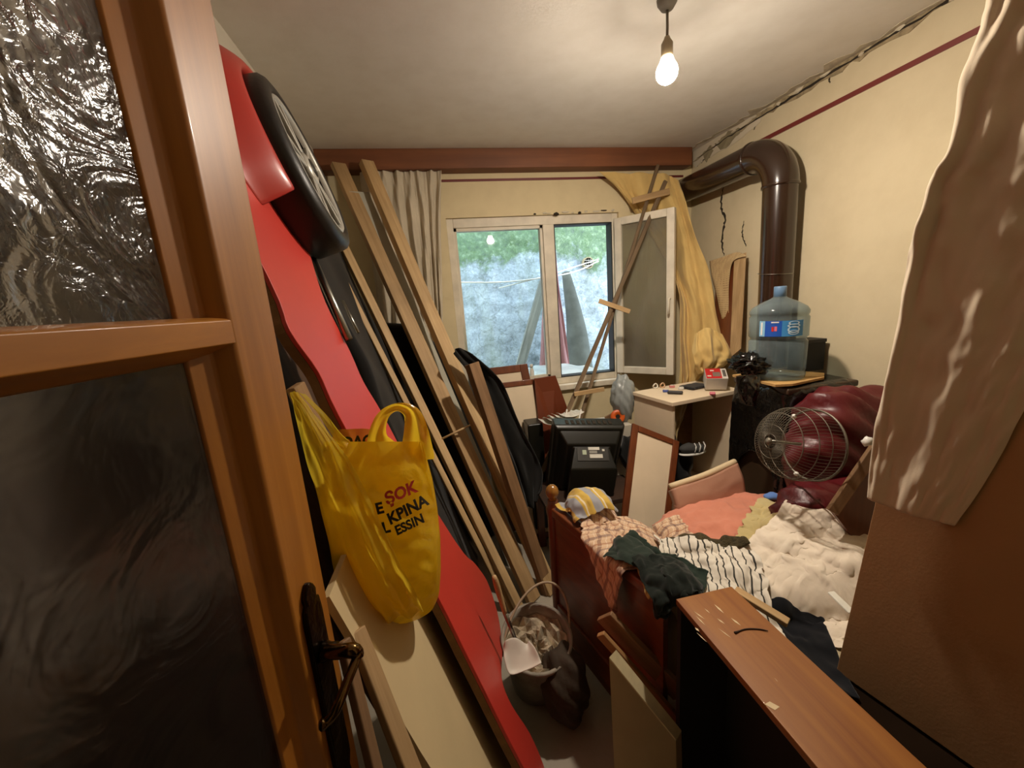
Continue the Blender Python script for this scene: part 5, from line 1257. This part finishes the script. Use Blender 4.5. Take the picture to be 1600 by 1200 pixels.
# wrapped cushion
cu = empty('wrapped_cushion', at(1115, 785, y=1.46), 'flat salmon and cream cushion in film standing at the back of the bed', 'cushion')
ca_, cb_ = at(1062, 785, y=1.44), at(1166, 752, y=1.47); ca_.z = .575; cb_.z = .60
h_ = .10; dd = V(.0, .055, h_)
rows = [[ca_, ca_.lerp(cb_, .5) + V(0, -.012, 0), cb_], [ca_ + dd * .5 + V(0, -.015, 0), ca_.lerp(cb_, .5) + dd * .5 + V(0, -.025, 0), cb_ + dd * .55 + V(0, -.015, .01)], [ca_ + dd, ca_.lerp(cb_, .5) + dd + V(0, -.01, .01), cb_ + dd + V(0, 0, .03)]]
P, uv = loft(rows, 30, 16, (0, -1, .2), 1, .002, .0015, 121)
G().grid(P).build('cushion_front', plastic_film('salmon_film', 'b98a72', .2, 0, .3, 14, .4), cu, smooth=True, solid=.05, thickoff=-1)
G().tube(catmull([rows[2][0] + V(0, .02, .0), rows[2][1] + V(0, .02, .003), rows[2][2] + V(0, .02, .0)], 16), .014, 10).build('piping', mat('cream_piping', 'cdb894', .6), cu, smooth=True)

# fan guard
fc = at(1243, 693, y=1.14); fan = empty('fan_guard', V(fc.x, fc.y, .55), 'empty round wire fan guard lying on the bed before the stove', 'fan guard')
fa = V(-.97, .05, .2).normalized(); fu = (V(0, 0, 1) - fa * fa.z).normalized(); fv = fa.cross(fu)
M_wire = mat('grey_chrome_wire', '6e675a', .45, .1, 6, metal=.5)
def fp(r, a, h): return fc + fa * h + r * (math.cos(a) * fu + math.sin(a) * fv)
fpr = [(.128, -.07), (.132, -.01), (.126, .035), (.105, .075), (.06, .10), (.026, .105)]
for r, h in fpr[1:]: G().tube([fp(r, a, h) for a in np.linspace(0, 6.2832, 49)], .0016 if r > .1 else .0012, 6, False).build('ring_wire', M_wire, fan, smooth=True)
G().tube([fp(.128, a, -.07) for a in np.linspace(0, 6.2832, 49)], .004, 8, False).build('rim_wire', M_wire, fan, smooth=True)
for k in range(64):
    a = 2 * math.pi * k / 64; pts = catmull([fp(r, a, h) for r, h in fpr], 12)
    G().tube(pts, .0007, 4, False).build('spoke_wire', M_wire, fan, smooth=True)
G().tube([fp(0, 0, .10), fp(.0, 0, -.02)], .006, 10).build('shaft', M_steel, fan, smooth=True)
G().lathe([(.0, .106), (.012, .106), (.014, .112), (.01, .118), (.0, .12)], fc, fa, 20).build('badge', M_wire, fan, smooth=True)
for a in (.9, 2.9): G().ico(fp(.13, a, -.07), .009, 2).build('clip', M_wp, fan, smooth=True)

# maroon blanket in a clear bag
M_mar = plastic_film('maroon_plush_in_film', '560f15', .05, 0, .42, 12, .8)
def mf(q): return 1 + .10 * math.sin(q.x * 5 + 1) * math.cos(q.z * 4) + .05 * math.sin(q.x * 11 + q.z * 9 + q.y * 7) + .025 * math.sin(q.z * 21 + q.x * 17)
mb = empty('blanket_bag', V(1.52, 1.16, .55), 'dark maroon blanket packed in a clear plastic bag at the head of the bed', 'blanket')
mc = at(1310, 705, y=1.3); G().ico(V(1.66, 1.30, .83), (.26, .16, .28), 5, mf).build('blanket', M_mar, mb, smooth=True)
G().ico(V(1.42, 1.16, .66), (.22, .12, .13), 4, mf).build('blanket_fold', M_mar, mb, smooth=True)
G().ico(at(1356, 690, y=.99), (.018, .014, .016), 2, lambda q: 1 + .2 * math.sin(q.x * 9)).build('bag_knot', M_wp, mb, smooth=True)
tag(plank('brown_plank', at(1300, 800, y=1.0), at(1400, 655, y=1.0), .035, .02, (-.5, -1, .2), M_oldwood), 'brown plank end jutting up beside the maroon blanket', 'plank')
tag(G().prism([at(1302, 800, y=1.0), at(1385, 700, y=1.0), at(1400, 860, y=1.0), at(1340, 850, y=1.0)], (0, .014, 0)).build('brown_board', M_walnut), 'dark brown board under the plank beside the white sheet', 'board')

# tall brown fibreboard panel leaning at the right, cloth thrown over it
e0, e1 = V(.945, .705, .53), V(1.135, .70, 2.05)
far_ = e1 - e0; nearv = V(.20, -.90, 0)
pn = far_.cross(nearv).normalized(); pn = pn if pn.x < 0 else -pn
M_fib = mat('brown_fibreboard', 'a37c54', .8, .1, 3, .1, 150)
pnl = G().prism([e0, e0 + nearv, e1 + nearv, e1], -pn * .018).build('hardboard_sheet', M_fib, bevel=.002)
tag(pnl, 'large brown fibreboard panel standing at the right beside the doorway', 'board')
def pp(px, py, off): return on_plane(px, py, e0 + pn * off, pn)
L_ = [(1562, -60), (1545, 0), (1528, 55), (1503, 130), (1483, 230), (1452, 290), (1432, 370), (1412, 450), (1398, 530), (1380, 610), (1366, 700), (1358, 778)]
rt = [(2150, -200), (2050, -100), (1960, 50), (1880, 150), (1800, 260), (1760, 340), (1720, 420), (1680, 500), (1640, 570), (1600, 640), (1550, 735), (1493, 822)]
rows = []
for i, (a, b) in enumerate(zip(L_, rt)):
    mid = ((a[0] * .65 + b[0] * .35), (a[1] * .65 + b[1] * .35 + 6)); m2 = ((a[0] * .3 + b[0] * .7), (a[1] * .3 + b[1] * .7 + 4))
    rows.append([pp(*a, .012), pp(*mid, .022), pp(*m2, .018), pp(*b, .008)])
# top edge thrown over the panel
P, uv = loft(rows, 60, 110, tuple(pn), 0, 0, .005, 131)
nv_, nu_ = P.shape[:2]; s = np.linspace(0, 1, nu_)[None, :]; t = np.linspace(0, 1, nv_)[:, None]
fd = np.zeros((nv_, nu_))
for (c0, c1, w, a) in ((.03, .06, .022, .016), (.10, .02, .03, .020), (.20, .10, .05, .014), (.34, .45, .07, .008), (.60, .7, .09, .006)):
    cc = c0 + (c1 - c0) * t + .02 * vnoise((nv_, 1), 14, int(c0 * 100))
    fd += a * np.exp(-((s - cc) / w) ** 2) * (.5 + .8 * (1 - t))
cr = .018 * np.exp(-((s - (.02 + (t - .55) * -.9)) / .03) ** 2) * np.exp(-((t - .52) / .12) ** 2)
P += np.array(pn)[None, None, :] * (fd + cr)[..., None]
cloth_obj('white_drape', P, uv, cloth_mat('white_cotton_drape', 'cbbba2', .9, .05), 'white cotton cloth hanging over the tall brown panel at right', 'cloth', .004)
